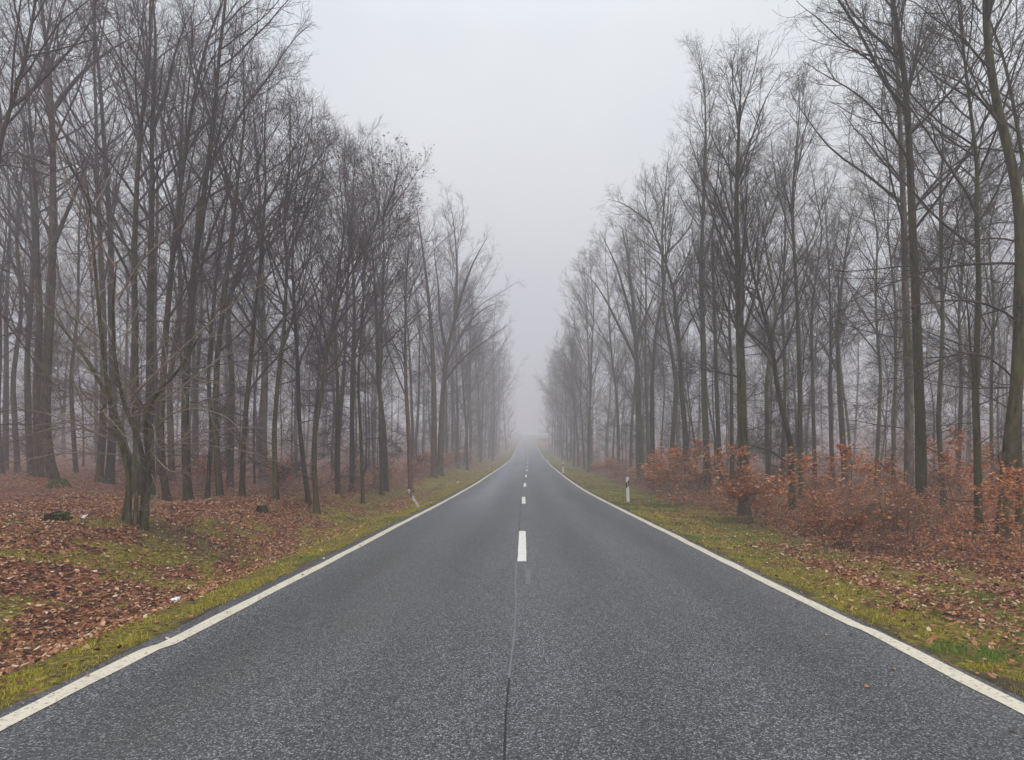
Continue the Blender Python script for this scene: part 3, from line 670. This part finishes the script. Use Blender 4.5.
SLOT = {('l', 0): ('bare slim trees in the left wood just behind the forest edge', 'slim bare tree deep among the trunks of the left wood'),
        ('l', 1): ('misty trees of the left wood', 'bare tree blurred by mist in the left wood'),
        ('l', 2): ('foggy roadside trees on the left', 'bare roadside tree dissolving in fog on the left of the far road'),
        ('r', 0): ('bare slim trees in the right wood just behind the forest edge', 'slim bare tree deep among the trunks of the right wood'),
        ('r', 1): ('misty trees of the right wood', 'bare tree blurred by mist in the right wood'),
        ('r', 2): ('foggy roadside trees on the right', 'bare roadside tree dissolving in fog on the right of the far road')}
r = np.random.default_rng(77)
def place(side, count, d0, d1, u0, u1, gap, slot):
    made = 0; tries = 0
    while made < count and tries < 6000:
        tries += 1
        d = r.uniform(d0, d1); u = u0 + (u1 - u0) * r.uniform(0, 1) ** 1.25
        x = float(cxo(d)) + (-u if side == 'l' else u)
        if abs(x) > .93 * d + 2: continue
        if any((x - a) ** 2 + (d - b_) ** 2 < gap * gap for a, b_ in taken): continue
        taken.append((x, d))
        t_, c_ = protos[side][int(r.choice(7, p=[.17, .16, .15, .15, .14, .13, .10]))]
        g_, lab = SLOT[(side, slot)]
        tree_object('forest_tree', (x, d, float(ground_z(x, d))), t_, c_, lab, 'tree', g_, r.uniform(0, 6.28), (r.uniform(.85, 1.12) if slot != 2 else r.uniform(.72, 1.15)) * ((1.14 if slot == 2 else 1.0) if d > 40 or u > 20 else .82))
        made += 1
place('l', 15, 30, 55, 9.5, 48, 2.6, 0); place('r', 16, 31, 55, 9.0, 48, 2.4, 0)
place('l', 34, 50, 110, 9, 75, 3.0, 1); place('r', 38, 50, 110, 9, 75, 3.4, 1)
place('l', 36, 52, 175, 5.7, 12.5, 2.8, 2); place('r', 36, 50, 175, 6.0, 13, 2.8, 2)

slim = {}
for side, bm, tm in (('l', LB, LT), ('r', RB, RT)):
    slim[side] = []
    for i in range(4):
        rr_ = np.random.default_rng(700 + i + (20 if side == 'r' else 0)); H = [11, 13, 9, 15][i]
        P, R = straight_trunk(rr_, H, [.06, .075, .05, .085][i], .05, wob=[.3, .4, .35, .3][i])
        tg = trunk_geo(rr_, P, R, 7); cg = Geo()
        crown(rr_, cg, P, R, H, cb=.38, n1=12, n2=5, n3=5, n4=3, up=.6, ang=(18, 48), spread=.7, tip=.0036, limb_r=.022, low=6)
        t_, c_ = tg.mesh('trunk'), cg.mesh('crown'); t_.materials.append(M[bm]); c_.materials.append(M[tm]); slim[side].append((t_, c_))
for side, cnt, lab, gg in (('l', 26, 'thin young tree squeezed between thicker trunks in the left wood', 'thin young trees among the thicker trunks on the left'), ('r', 22, 'thin young tree squeezed between thicker trunks in the right wood', 'thin young trees among the thicker trunks on the right')):
    made = tries = 0
    while made < cnt and tries < 4000:
        tries += 1
        d = r.uniform(24, 62); u = 8.2 + 26 * r.uniform(0, 1) ** 1.3; x = float(cxo(d)) + (-u if side == 'l' else u)
        if abs(x) > .9 * d or any((x - a) ** 2 + (d - b_) ** 2 < 1.2 for a, b_ in taken): continue
        taken.append((x, d)); t_, c_ = slim[side][int(r.integers(4))]
        tree_object('young_tree', (x, d, float(ground_z(x, d))), t_, c_, lab, 'tree', gg, r.uniform(0, 6.28), r.uniform(.85, 1.15)); made += 1

# ---- the wood behind, lost in the mist
g = Geo(); r = np.random.default_rng(99)
for side in (-1, 1):
    for i in range(75):
        d = r.uniform(75, 190); u = r.uniform(16, 130); x = side * u
        if u > .95 * d + 4: continue
        H = r.uniform(15, 22); P, R = straight_trunk(r, H, r.uniform(.10, .19), .03, n=14, wob=.3)
        P = P + np.array([x, d, float(ground_z(x, d))])
        g.tubes(P[None], R[None], 5)
        L1, R1, _ = grow(r, P[None], R[None], 16, .35, .98, lambda t, pl, v: H * .28 * np.clip(1.1 - t, .12, 1) * v + .8, (20, 50), .6, 5, .1, .05, .012)
        L2, R2, _ = grow(r, L1, R1, 6, .2, .98, lambda t, pl, v: (pl * .4 + .3) * v, (22, 55), .4, 4, .12, .022, .009)
        L3, R3, _ = grow(r, L2, R2, 5, .2, .98, lambda t, pl, v: (pl * .4 + .3) * v, (22, 55), .3, 3, .12, .012, .008)
        for a_, b_ in ((L1, R1), (L2, R2), (L3, R3)): g.tubes(a_, b_, 3)
tag(link('distant_wood', g.mesh('distant_wood'), M['twig_far']), 'mass of bare trees lost in the mist behind both forest edges', 'woodland', kind='stuff')

# ---- the multi-stemmed bush
d = 11.1
bx = px(133, 530, d); base = np.array([bx[0], d, float(ground_z(bx[0], d))])
o = empty('multi_stemmed_bush', base, 'greenish multi-stemmed bush with low sprawling pale branches at the left bank', 'bush')
r = np.random.default_rng(501)
stems = [([(122, 532), (125, 500), (127, 470), (121, 447), (112, 432), (101, 408), (75, 368), (40, 325), (2, 285)], 6),
         ([(131, 532), (132, 495), (134, 470), (129, 448), (124, 425), (120, 380), (118, 320), (117, 250), (116, 190)], 5.5),
         ([(138, 532), (143, 500), (148, 470), (151, 450), (143, 425), (138, 400), (136, 360), (140, 320), (150, 280)], 5.5),
         ([(147, 532), (149, 505), (152, 480), (152, 455), (150, 425), (158, 402), (176, 388), (196, 368), (214, 342)], 6.5),
         ([(135, 532), (138, 505), (139, 480), (135, 450), (116, 430), (108, 424), (113, 408), (128, 400), (150, 402)], 4.5)]
SP, SR = [], []
for pts, w in stems:
    q = np.array([px(x, y, d) for x, y in pts]); q[:, 1] += np.linspace(0, 1, len(q)) ** 1.5 * r.uniform(-1.2, .8); q[:2, 1] += r.uniform(-.10, .10)
    q -= base; q[0, 2] = -.15
    q = resample(q, 22); rr = w * .78 * d / F * .5 * (1 - np.linspace(0, 1, 22)) ** .7 + .008; rr[:3] *= np.array([1.25, 1.15, 1.06])
    SP.append(q); SR.append(rr)
    g = Geo(); g.tubes(q[None], rr[None], 10, cap=True, lobes=(1 + r.normal(0, .03, (1, 22, 10))))
    link('stem', g.mesh('stem'), M['bark_shrub'], o)
g = Geo()
low = [([(120, 445), (90, 425), (55, 410), (25, 416), (-6, 432)], 2.2), ([(118, 440), (80, 425), (50, 440), (30, 455)], 1.8), ([(150, 450), (165, 466), (182, 476), (203, 462), (214, 440)], 2.6),
       ([(150, 450), (175, 440), (205, 447), (240, 452), (290, 478)], 2.0), ([(148, 440), (178, 415), (215, 410), (255, 420), (275, 436)], 2.0), ([(145, 430), (158, 420), (164, 445), (172, 452), (200, 448)], 1.8),
       ([(140, 410), (170, 392), (210, 392), (245, 400)], 2.0), ([(150, 425), (166, 405), (168, 385), (160, 360)], 2.0), ([(110, 425), (85, 400), (60, 392), (30, 398)], 1.9), ([(118, 350), (100, 318), (70, 295), (50, 250)], 2.2),
       ([(122, 455), (95, 452), (72, 462), (48, 472)], 1.5), ([(118, 300), (140, 260), (170, 235), (205, 205)], 2.4), ([(138, 390), (170, 350), (215, 300), (262, 262)], 2.6), ([(118, 270), (98, 230), (90, 190), (92, 150)], 2.2),
       ([(152, 455), (190, 432), (232, 425), (285, 430)], 1.6), ([(160, 402), (186, 372), (205, 345), (250, 330)], 2.0), ([(150, 470), (168, 490), (172, 510)], 1.2)]
PL, RL = [], []
for pts, w in low:
    q = np.array([px(x, y, d) for x, y in pts]); q[:, 1] += np.linspace(0, 1, len(q)) * r.uniform(-2.2, 1.2)
    q = resample(q - base, 12); PL.append(q); RL.append(w * .70 * d / F * .5 * (1 - np.linspace(0, 1, 12)) ** .7 + .004)
PL, RL = np.array(PL), np.array(RL)
g.tubes(PL, RL, 6)
S10 = np.array([resample(q, 12) for q in SP]); R10 = np.array([np.interp(np.linspace(0, 1, 12), np.linspace(0, 1, 22), q) for q in SR])
A, AR, _ = grow(r, S10, R10, 9, .35, .98, lambda t, pl, v: 1.5 * v, (35, 75), .2, 9, .10, .012, .004, np.array([0, -.3, .2])); g.tubes(A, AR, 5)
B_, BR, _ = grow(r, np.concatenate([PL]), np.concatenate([RL]), 7, .15, .97, lambda t, pl, v: (pl * .22 + .15) * v, (25, 60), .15, 7, .10, .008, .0028); g.tubes(B_, BR, 4)
A2, AR2, _ = grow(r, A, AR, 5, .2, .97, lambda t, pl, v: (pl * .4 + .1) * v, (25, 60), .2, 6, .1, .006, .0028); g.tubes(A2, AR2, 3)
for PP, RR in ((B_, BR), (A2, AR2)):
    q, rr, _ = grow(r, PP, RR, 4, .2, .97, lambda t, pl, v: (pl * .4 + .08) * v, (25, 55), .15, 4, .1, .004, .0022); g.tubes(q, rr, 3)
link('crown', g.mesh('crown'), M['twig_shrub'], o)

# ------------------------------------------------------------------ copper saplings and undergrowth
def sapling(seed, H, nst, layered, leafn, leafs):
    r = np.random.default_rng(seed)
    sg, lg = Geo(), Geo()
    PP, RR = [], []
    for i in range(nst):
        P, R = straight_trunk(r, H * r.uniform(.7, 1.05), (.006 + .0032 * H), r.uniform(.05, .35) if nst > 1 else .06, n=16, wob=.12)
        R = .004 + (R * .9) * (P[:, 2].clip(0) < 9); P[:, :2] += r.normal(0, .10 * (nst > 1), 2); PP.append(P); RR.append(R)
    PP, RR = np.array(PP), np.array(RR)
    sg.tubes(PP, RR, 5)
    b1, r1, _ = grow(r, PP, RR, 11 if layered else 10, .22, .97, lambda t, pl, v: (H * .36 * (1.15 - t) + .25) * v, (55, 88) if layered else (35, 75), .12 if layered else .3, 8, .08, .008, .0035); sg.tubes(b1, r1, 4)
    b2, r2, _ = grow(r, b1, r1, 6, .15, .97, lambda t, pl, v: (pl * .42 + .06) * v, (30, 60), .05, 5, .08, .005, .0025, None); sg.tubes(b2, r2, 3)
    b3, r3, _ = grow(r, b2, r2, 3, .2, .97, lambda t, pl, v: (pl * .5 + .05) * v, (30, 60), .05, 3, .08, .003, .002); sg.tubes(b3, r3, 3)
    al = np.concatenate([b2[:, 1:].reshape(-1, 3), b3[:, 1:].reshape(-1, 3)])
    al = al[r.choice(len(al), min(leafn, len(al)), replace=False)]
    if not layered: pass
    al = al + r.normal(0, .018, al.shape)
    lg.add(*leaves_geo(al, r.uniform(leafs * .7, leafs * 1.3, len(al)), .35 if layered else .45, r))
    s_, l_ = sg.mesh('stem'), lg.mesh('leaves', False)
    s_.materials.append(M['stem']); l_.materials.append(M['copper'])
    return s_, l_
SAP = [sapling(900, .9, 4, False, 620, .095), sapling(901, 1.25, 5, False, 800, .10), sapling(902, 2.6, 2, True, 1000, .105), sapling(903, 3.8, 1, True, 900, .11), sapling(904, .7, 4, False, 420, .09), sapling(905, 1.4, 4, False, 160, .07)]
r = np.random.default_rng(42)
def put_sapling(k, x, d, sc, label, group=None):
    o = empty('beech_sapling', (x, d, float(ground_z(x, d)) - .02), label, 'sapling', group, r.uniform(0, 6.28)); o.scale = (sc * r.uniform(.9, 1.15), sc * r.uniform(.9, 1.15), sc)
    link('stem', SAP[k][0], parent=o); link('leaves', SAP[k][1], parent=o)
def pxx(x, d): return (x - CX) / F * d
for k, x, d, sc, lab in [(2, 692, 22.5, 1.0, 'tiered copper-leaved sapling in front of the bending tree near the white post'), (2, 676, 25, .9, 'smaller tiered copper sapling left of the tallest tiered one'),
        (3, 738, 17.0, .78, 'tall copper sapling wrapped around the foot of the stout dark tree'), (1, 752, 16.5, 1.0, 'bushy copper sapling right of the stout dark tree foot'), (1, 842, 12.2, .66, 'dense bright copper bush close to the verge in front of the hazy twin trunk'),
        (0, 826, 13.4, .75, 'round copper bush just left of the brightest one'), (5, 872, 11.4, .85, 'sparse brown bush with bare upright stems by the verge'), (5, 895, 11.4, .8, 'thin twiggy bush below the pale grey beech'),
        (3, 884, 15, .62, 'tall thin copper sapling left of the pale grey beech'), (2, 1000, 10.8, .66, 'tiered copper sapling in front of the massive mossy tree'), (3, 1022, 9.6, .55, 'copper sapling half cut off by the right edge'), (2, 965, 16, .8, 'tiered copper sapling beside the slim pale-green trunk'),
        (1, 915, 13.2, .6, 'low copper bush at the foot of the dark mossy straight trunk'), (2, 955, 22, 1.1, 'hazier tiered copper sapling behind the thin dark trunk')]:
    put_sapling(k, pxx(x, d), d, sc, lab)
n = 0
while n < 24:
    d = 9.5 + 34 * r.uniform(0, 1) ** 1.1; x = 7.4 + r.uniform(0, 1) ** 1.2 * 18 + r.normal(0, .4)
    if x > .92 * d + 1.5 or x < 6.7 or (x < 8 and d < 10): continue
    put_sapling(int(r.choice([0, 1, 4, 5, 2], p=[.28, .12, .38, .12, .1])), x, d, r.uniform(.45, .85) * (1.2 if d > 20 else .72 if d < 14 else 1.0), 'low copper-leaved beech shrub in the right forest understorey', 'copper shrubs under the trees on the right'); n += 1
n = 0
while n < 26:
    d = 24 + 60 * r.uniform(0, 1) ** 1.3; x = float(cxo(d)) - (7.2 + r.uniform(0, 1) ** 1.5 * 7)
    put_sapling(int(r.choice([0, 1, 4, 5])), x, d, r.uniform(.7, 1.25), 'low rusty shrub along the left forest edge', 'rusty shrubs along the left forest edge'); n += 1
n = 0
while n < 24:
    d = 30 + 60 * r.uniform(0, 1) ** 1.3; x = float(cxo(d)) + (6.8 + r.uniform(0, 1) ** 1.5 * 6)
    put_sapling(int(r.choice([0, 1, 4, 5])), x, d, r.uniform(.7, 1.25), 'low rusty shrub along the right edge of the far road', 'rusty shrubs along the far right forest edge'); n += 1

# fine brown undergrowth
def undergrowth(name, label, boxes, seed):
    r = np.random.default_rng(seed)
    sg = Geo(); lp = []
    for x0, x1, d0, d1, n, h0, h1, lf in boxes:
        x, d_ = scatter(n, x0, x1, d0, d1, 1.3, r)
        x = x + cxo(d_)
        k_ = (np.abs(x) < .95 * d_ + 1) & (fbm(x * .5, d_ * .5, 55, 3) + .25 * sm(7, 8.5, np.abs(x)) - .2 > r.uniform(.1, .55, n)); x, d_ = x[k_], d_[k_]; n = len(x)
        z = ground_z(x, d_); h = r.uniform(h0, h1, n)
        P = np.zeros((n, 5, 3)); P[:, 0] = np.stack([x, d_, z - .03], -1)
        dr = r.normal(0, .45, (n, 3)); dr[:, 2] = 1; dr /= np.linalg.norm(dr, axis=1, keepdims=True)
        for i in range(1, 5):
            P[:, i] = P[:, i - 1] + dr * (h / 4)[:, None]; dr = dr + r.normal(0, .2, (n, 3)) - UP * .12; dr /= np.linalg.norm(dr, axis=1, keepdims=True)
        R = np.linspace(.005, .002, 5)[None] * np.ones((n, 1)) * (1 + .5 * sm(10, 25, d_))[:, None]
        sg.tubes(P, R, 3)
        b, br, _ = grow(r, P, R, 4, .25, .97, lambda t, pl, v: pl * .45 * v, (30, 70), .1, 4, .15, .003, .0018); sg.tubes(b, br, 3)
        al = b[:, 1:].reshape(-1, 3); lp.append(al[r.uniform(0, 1, len(al)) < lf])
    lp = np.concatenate(lp)
    lv, lq = leaves_geo(lp, r.uniform(.04, .08, len(lp)), .7, r)
    me = sg.mesh(name); me.materials.append(M['stem'])
    g2 = Geo(); g2.v = sg.v; g2.q = sg.q; g2.n = sg.n
    nq = sum(len(q) for q in g2.q)
    g2.add(lv, lq)
    me = g2.mesh(name, False); me.materials.append(M['stem']); me.materials.append(M['copper'])
    mi = np.zeros(len(me.polygons), np.int32); mi[nq:] = 1; me.polygons.foreach_set('material_index', mi)
    tag(link(name, me), label, 'undergrowth', kind='stuff')
undergrowth('undergrowth', 'brown tangle of fine stems and dead leaves under the trees', [(6.8, 20, 8, 30, 3000, .15, .5, .8), (7.5, 40, 20, 60, 2400, .3, .8, .5), (-40, -8.5, 18, 60, 900, .2, .6, .3), (-9, -6.8, 24, 90, 1400, .3, 1.0, .3), (6.4, 9, 28, 110, 1600, .3, 1.0, .3)], 8)

# ------------------------------------------------------------------ marker posts
def post_meshes():
    prof_ = [(-.06, -.035), (-.035, -.055), (.035, -.055), (.06, -.035), (.05, .04), (0, .062), (-.05, .04)]
    def loft(zs, sc, slant, close=True):
        g = Geo(); k = len(prof_); V = []
        for z, s_ in zip(zs, sc):
            for (a, b_) in prof_:
                V.append((a * s_, b_ * s_, z + (slant * (-b_) * 3 if z == zs[-1] else 0)))
        n = len(zs); idx = np.arange(n * k).reshape(n, k); j = np.roll(idx, -1, 1)
        q = np.stack([idx[:-1], j[:-1], j[1:], idx[1:]], -1).reshape(-1, 4)
        V = np.array(V); g.add(V, q)
        if close:
            c = V[-k:].mean(0); g.add([c]); t = idx[-1]; g.t.append(np.stack([t, np.roll(t, -1), np.full(k, g.n - 1)], -1))
        return g
    body = loft([-.3, 0, .3, .6, .9, .93, 1.0], [1.08, 1.05, 1.02, 1.0, .97, .96, .9], .12).mesh('post_body', False)
    # diagonal black band: shell 3 mm proud of the body, higher on one side
    g = Geo(); k = len(prof_); V = []
    for z in (.62, .84):
        for (a, b_) in prof_: V.append((a * 1.035, b_ * 1.035, z + a * .9))
    idx = np.arange(2 * k).reshape(2, k); j = np.roll(idx, -1, 1)
    g.add(np.array(V), np.stack([idx[0], j[0], j[1], idx[1]], -1)); band = g.mesh('black_band', False)
    g = Geo()
    x0, x1, z0, z1, yf, yb = -.016, .016, .64, .81, -.064, -.05
    V = [(x0, yf, z0), (x1, yf, z0), (x1, yf, z1), (x0, yf, z1), (x0, yb, z0), (x1, yb, z0), (x1, yb, z1), (x0, yb, z1)]
    g.add(V, [[0, 1, 2, 3], [4, 7, 6, 5], [0, 4, 5, 1], [2, 6, 7, 3], [0, 3, 7, 4], [1, 5, 6, 2]]); refl = g.mesh('reflector', False)
    return body, band, refl
PB = post_meshes()
def post(x, d, label, rot=(0, 0, 0), mat='post', sc=1.0):
    o = empty('marker_post', (x, d, float(ground_z(x, d))), label, 'marker post', 'roadside marker posts'); o.rotation_euler = rot; o.scale = (sc, sc, sc)
    for nm, me, mt in zip(('post_body', 'black_band', 'reflector'), PB, (mat, 'black', 'refl')):
        c = link(nm, me, None, o)
        if len(me.materials) == 0: me.materials.append(M[mt])
        if mat != 'post' and nm == 'post_body':
            c.material_slots[0].link = 'OBJECT'; c.material_slots[0].material = M[mat]
post(pxx(628, 24), 24, 'upright white marker post with black band nearest on the right verge', (0, math.radians(-2), 0))
post(pxx(563, 56), 56, 'small upright white marker post farther along the right verge', (0, 0, 0))
post(pxx(548, 92), 92, 'faint white marker post farthest away on the right verge', (0, 0, 0))
post(pxx(418.5, 21), 21, 'tilted dirty white marker post with black band on the left verge', (math.radians(14), math.radians(-27), 0), 'dirty', .74)
post(pxx(489, 66), 66, 'faint dirty marker post far along the left verge', (0, .1, 0), 'dirty', .62)

# ------------------------------------------------------------------ stumps, log, litter
def stump(x, d, rad, h, label, seed, mossy=True):
    r = np.random.default_rng(seed)
    o = empty('tree_stump', (x, d, float(ground_z(x, d))), label, 'stump')
    k = 18; zs = np.array([-.15, 0, .05, h * .5, h * .9, h]); rs = rad * np.array([1.5, 1.35, 1.2, 1.02, 1.0, .93])
    P = np.stack([0 * zs, 0 * zs, zs], -1)[None]
    th = np.arange(k) * 2 * math.pi / k
    lob = 1 + (.16 * np.sin(3 * th + 1) + .1 * np.sin(5 * th + seed))[None] * np.linspace(1.2, .6, 6)[:, None] + r.normal(0, .05, (6, k))
    g = Geo(); g.tubes(P, rs[None], k, lobes=lob[None]); V = g.v[0]; V[-k:, 2] += r.normal(0, h * .09, k)
    link('bark_shell', g.mesh('bark_shell'), M['stump'], o)
    g2 = Geo(); ring = V[-k:] * np.array([.97, .97, 1]) - [0, 0, .012]; g2.add(ring); g2.add([ring.mean(0) - [0, 0, .02]])
    g2.t.append(np.stack([np.arange(k), (np.arange(k) + 1) % k, np.full(k, k)], -1)); link('cut_face', g2.mesh('cut_face'), M['cut'], o)
    if mossy:
        g3 = Geo(); n = 500
        a = r.uniform(-1.2, 1.4, n); rr = rad * r.uniform(.5, 1.35, n); z = np.where(rr < rad, h, h * np.clip(1 - (rr / rad - 1) * 2.6, 0, 1)) 
        p = np.stack([np.cos(a) * rr, np.sin(a) * rr, z], -1) + r.normal(0, .006, (n, 3))
        g3.add(*leaves_geo(p, r.uniform(.02, .045, n), .6, r)); link('moss_patch', g3.mesh('moss_patch', False), M['moss'], o)
stump(pxx(57, 11.0), 11.0, .17, .17, 'dark rotten stump with a mossy side on the left bank', 3)
stump(pxx(262, 16.2), 16.2, .12, .17, 'small dark stump at the edge of the mossy verge, below the bowed slim trunk', 4)
def log(pts, w, label, moss):
    r = np.random.default_rng(int(abs(pts[0][0]) * 10))
    q = resample(np.array([(x, d_, float(ground_z(x, d_)) + w * .5) for x, d_ in pts]), 14); b0 = q[0].copy()
    o = empty('fallen_branch', b0, label, 'branch')
    g = Geo(); g.tubes((q - b0)[None], (np.linspace(w, w * .45, 14) * (1 + r.normal(0, .08, 14)))[None], 9, cap=True); link('wood', g.mesh('wood'), M['bark_shrub'], o)
    if moss:
        n = 500; i = r.uniform(0, 13, n); P = np.stack([np.interp(i, np.arange(14), (q - b0)[:, c]) for c in range(3)], -1); P[:, 2] += w * .85; P[:, :2] += r.normal(0, w * .4, (n, 2))
        g = Geo(); g.add(*leaves_geo(P, r.uniform(.02, .05, n), .6, r)); link('moss_patch', g.mesh('moss_patch', False), M['moss'], o)
log([(pxx(-25, 11.4), 11.4), (pxx(8, 11.4), 11.4), (pxx(26, 11.3), 11.3)], .05, 'mossy fallen branch beside the rotten stump at the left edge', True)
log([(pxx(88, 11.9), 11.9), (pxx(106, 12.1), 12.1), (pxx(122, 12.0), 12.0)], .035, 'thin mossy branch lying at the foot of the multi-stemmed bush', True)
log([(pxx(965, 13.2), 13.2), (pxx(990, 13.4), 13.4), (pxx(1003, 13.8), 13.8)], .04, 'dark fallen branch between the slim pale-green trunk and the massive tree', False)
def litter(x, d, w, h, label, seed):
    r = np.random.default_rng(seed); n = 7
    xs_, ys_ = np.meshgrid(np.linspace(-w / 2, w / 2, n), np.linspace(-h / 2, h / 2, n)); z = .03 + r.normal(0, .012, (n, n)) + .02 * np.abs(xs_) / w
    idx = np.arange(n * n).reshape(n, n); q = np.stack([idx[:-1, :-1], idx[:-1, 1:], idx[1:, 1:], idx[1:, :-1]], -1).reshape(-1, 4)
    V = np.stack([xs_, ys_, z], -1).reshape(-1, 3); V2 = V - [0, 0, .004]
    q2 = q[:, ::-1] + n * n; bd = np.concatenate([idx[0, :-1], idx[:-1, -1], idx[-1, :0:-1], idx[:0:-1, 0]]); nb = np.roll(bd, -1)
    sd = np.stack([bd, bd + n * n, nb + n * n, nb], -1)
    o = link('paper_scrap', mesh_from('paper_scrap', np.concatenate([V, V2]), np.concatenate([q, q2, sd]), smooth=False), M['paper'], None, (x, d, float(ground_z(x, d)) + .02))
    o.rotation_euler = (.35, 0, r.uniform(-.4, .4)); tag(o, label, 'litter')
litter(pxx(177, 8.2), 8.2, .11, .09, 'crumpled white paper scrap among leaves in the left ditch', 2)
litter(pxx(85, 11.0), 11.0, .05, .12, 'small white scrap beside the rotten stump', 3)
litter(pxx(458, 42), 42, .18, .14, 'white scrap on the left verge between the tilted and the faint post', 4)

# ------------------------------------------------------------------ haze
g = Geo()
x0, x1, y0, y1, z0, z1 = -745, 745, -80, 760, -2.0, 36.0
V = [(x0, y0, z0), (x1, y0, z0), (x1, y1, z0), (x0, y1, z0), (x0, y0, z1), (x1, y0, z1), (x1, y1, z1), (x0, y1, z1)]
g.add(V, [[0, 3, 2, 1], [4, 5, 6, 7], [0, 1, 5, 4], [1, 2, 6, 5], [2, 3, 7, 6], [3, 0, 4, 7]])
m = bpy.data.materials.new('fog'); m.use_nodes = True; nt = m.node_tree; nt.nodes.remove(nt.nodes['Principled BSDF'])
pv = nt.nodes.new('ShaderNodeVolumePrincipled'); pv.inputs['Color'].default_value = (.875, .87, .915, 1); pv.inputs['Density'].default_value = .0057
pv.inputs['Density Attribute'].default_value = ''; pv.inputs['Anisotropy'].default_value = .1
L(nt, pv.outputs[0], nt.nodes['Material Output'].inputs['Volume'])
tag(link('haze', g.mesh('haze', False), m), 'even pale fog filling the forest road', 'fog', kind='stuff')

# ------------------------------------------------------------------ sky, sun, camera
w = bpy.data.worlds.new('World'); bpy.context.scene.world = w; w.use_nodes = True
nt = w.node_tree; bg = nt.nodes['Background']
sky = nt.nodes.new('ShaderNodeTexSky'); sky.sky_type = 'NISHITA'; sky.sun_disc = False
sky.sun_elevation = math.radians(52); sky.sun_rotation = math.radians(155); sky.dust_density = 6; sky.air_density = 1
hs = nt.nodes.new('ShaderNodeHueSaturation'); hs.inputs['Saturation'].default_value = .12; L(nt, sky.outputs[0], hs.inputs['Color'])
tc = nt.nodes.new('ShaderNodeTexCoord'); sx = nt.nodes.new('ShaderNodeSeparateXYZ'); L(nt, tc.outputs['Generated'], sx.inputs[0])
n_ = nt.nodes.new('ShaderNodeTexNoise'); n_.inputs['Scale'].default_value = 1.6; n_.inputs['Detail'].default_value = 3; L(nt, tc.outputs['Generated'], n_.inputs['Vector'])
ov = ramp(nt, sx.outputs[2], [(0, (6.0, 6.1, 6.7)), (.3, (7.3, 7.5, 7.95)), (.58, (9.5, 9.95, 10.4)), (1, (19.5, 20.1, 20.9))]).outputs[0]
ov = mixc(nt, 1.0, ov, ramp(nt, n_.outputs['Fac'], [(.3, (.86, .92, .98)), (.7, (1.10, 1.09, 1.07))]).outputs[0], 'MULTIPLY')
L(nt, mixc(nt, .8, hs.outputs[0], ov), bg.inputs['Color']); bg.inputs['Strength'].default_value = .1
sl = bpy.data.lights.new('sun', 'SUN'); sl.energy = 1.5; sl.angle = math.radians(40); sl.color = (1, .93, .84)
so_ = bpy.data.objects.new('sun', sl); C.objects.link(so_)
el, az = math.radians(52), math.radians(155)
dirv = Vector((math.sin(az) * math.cos(el), math.cos(az) * math.cos(el), math.sin(el)))
so_.rotation_euler = dirv.to_track_quat('Z', 'Y').to_euler()

cam = bpy.data.cameras.new('camera'); co = bpy.data.objects.new('camera', cam); C.objects.link(co)
co.location = (0, 0, EYE); co.rotation_euler = (math.radians(90), 0, 0)
cam.sensor_width = 36; cam.lens = F / 1024 * 36
cam.shift_x = -(CX - 512) / 1024; cam.shift_y = (HY - 380) / 1024
cam.clip_start = .1; cam.clip_end = 4000
sc = bpy.context.scene
sc.camera = co
sc.render.engine = 'CYCLES'
cy = sc.cycles
cy.max_bounces = 5; cy.diffuse_bounces = 2; cy.glossy_bounces = 2; cy.transmission_bounces = 2; cy.volume_bounces = 2; cy.transparent_max_bounces = 4
cy.use_denoising = True; cy.use_adaptive_sampling = False
cy.caustics_reflective = False; cy.caustics_refractive = False
cy.sample_clamp_indirect = 4
sc.view_settings.view_transform = 'Standard'; sc.view_settings.look = 'None'; sc.view_settings.gamma = 1; sc.view_settings.exposure = 0.05
sc.view_settings.use_curve_mapping = False
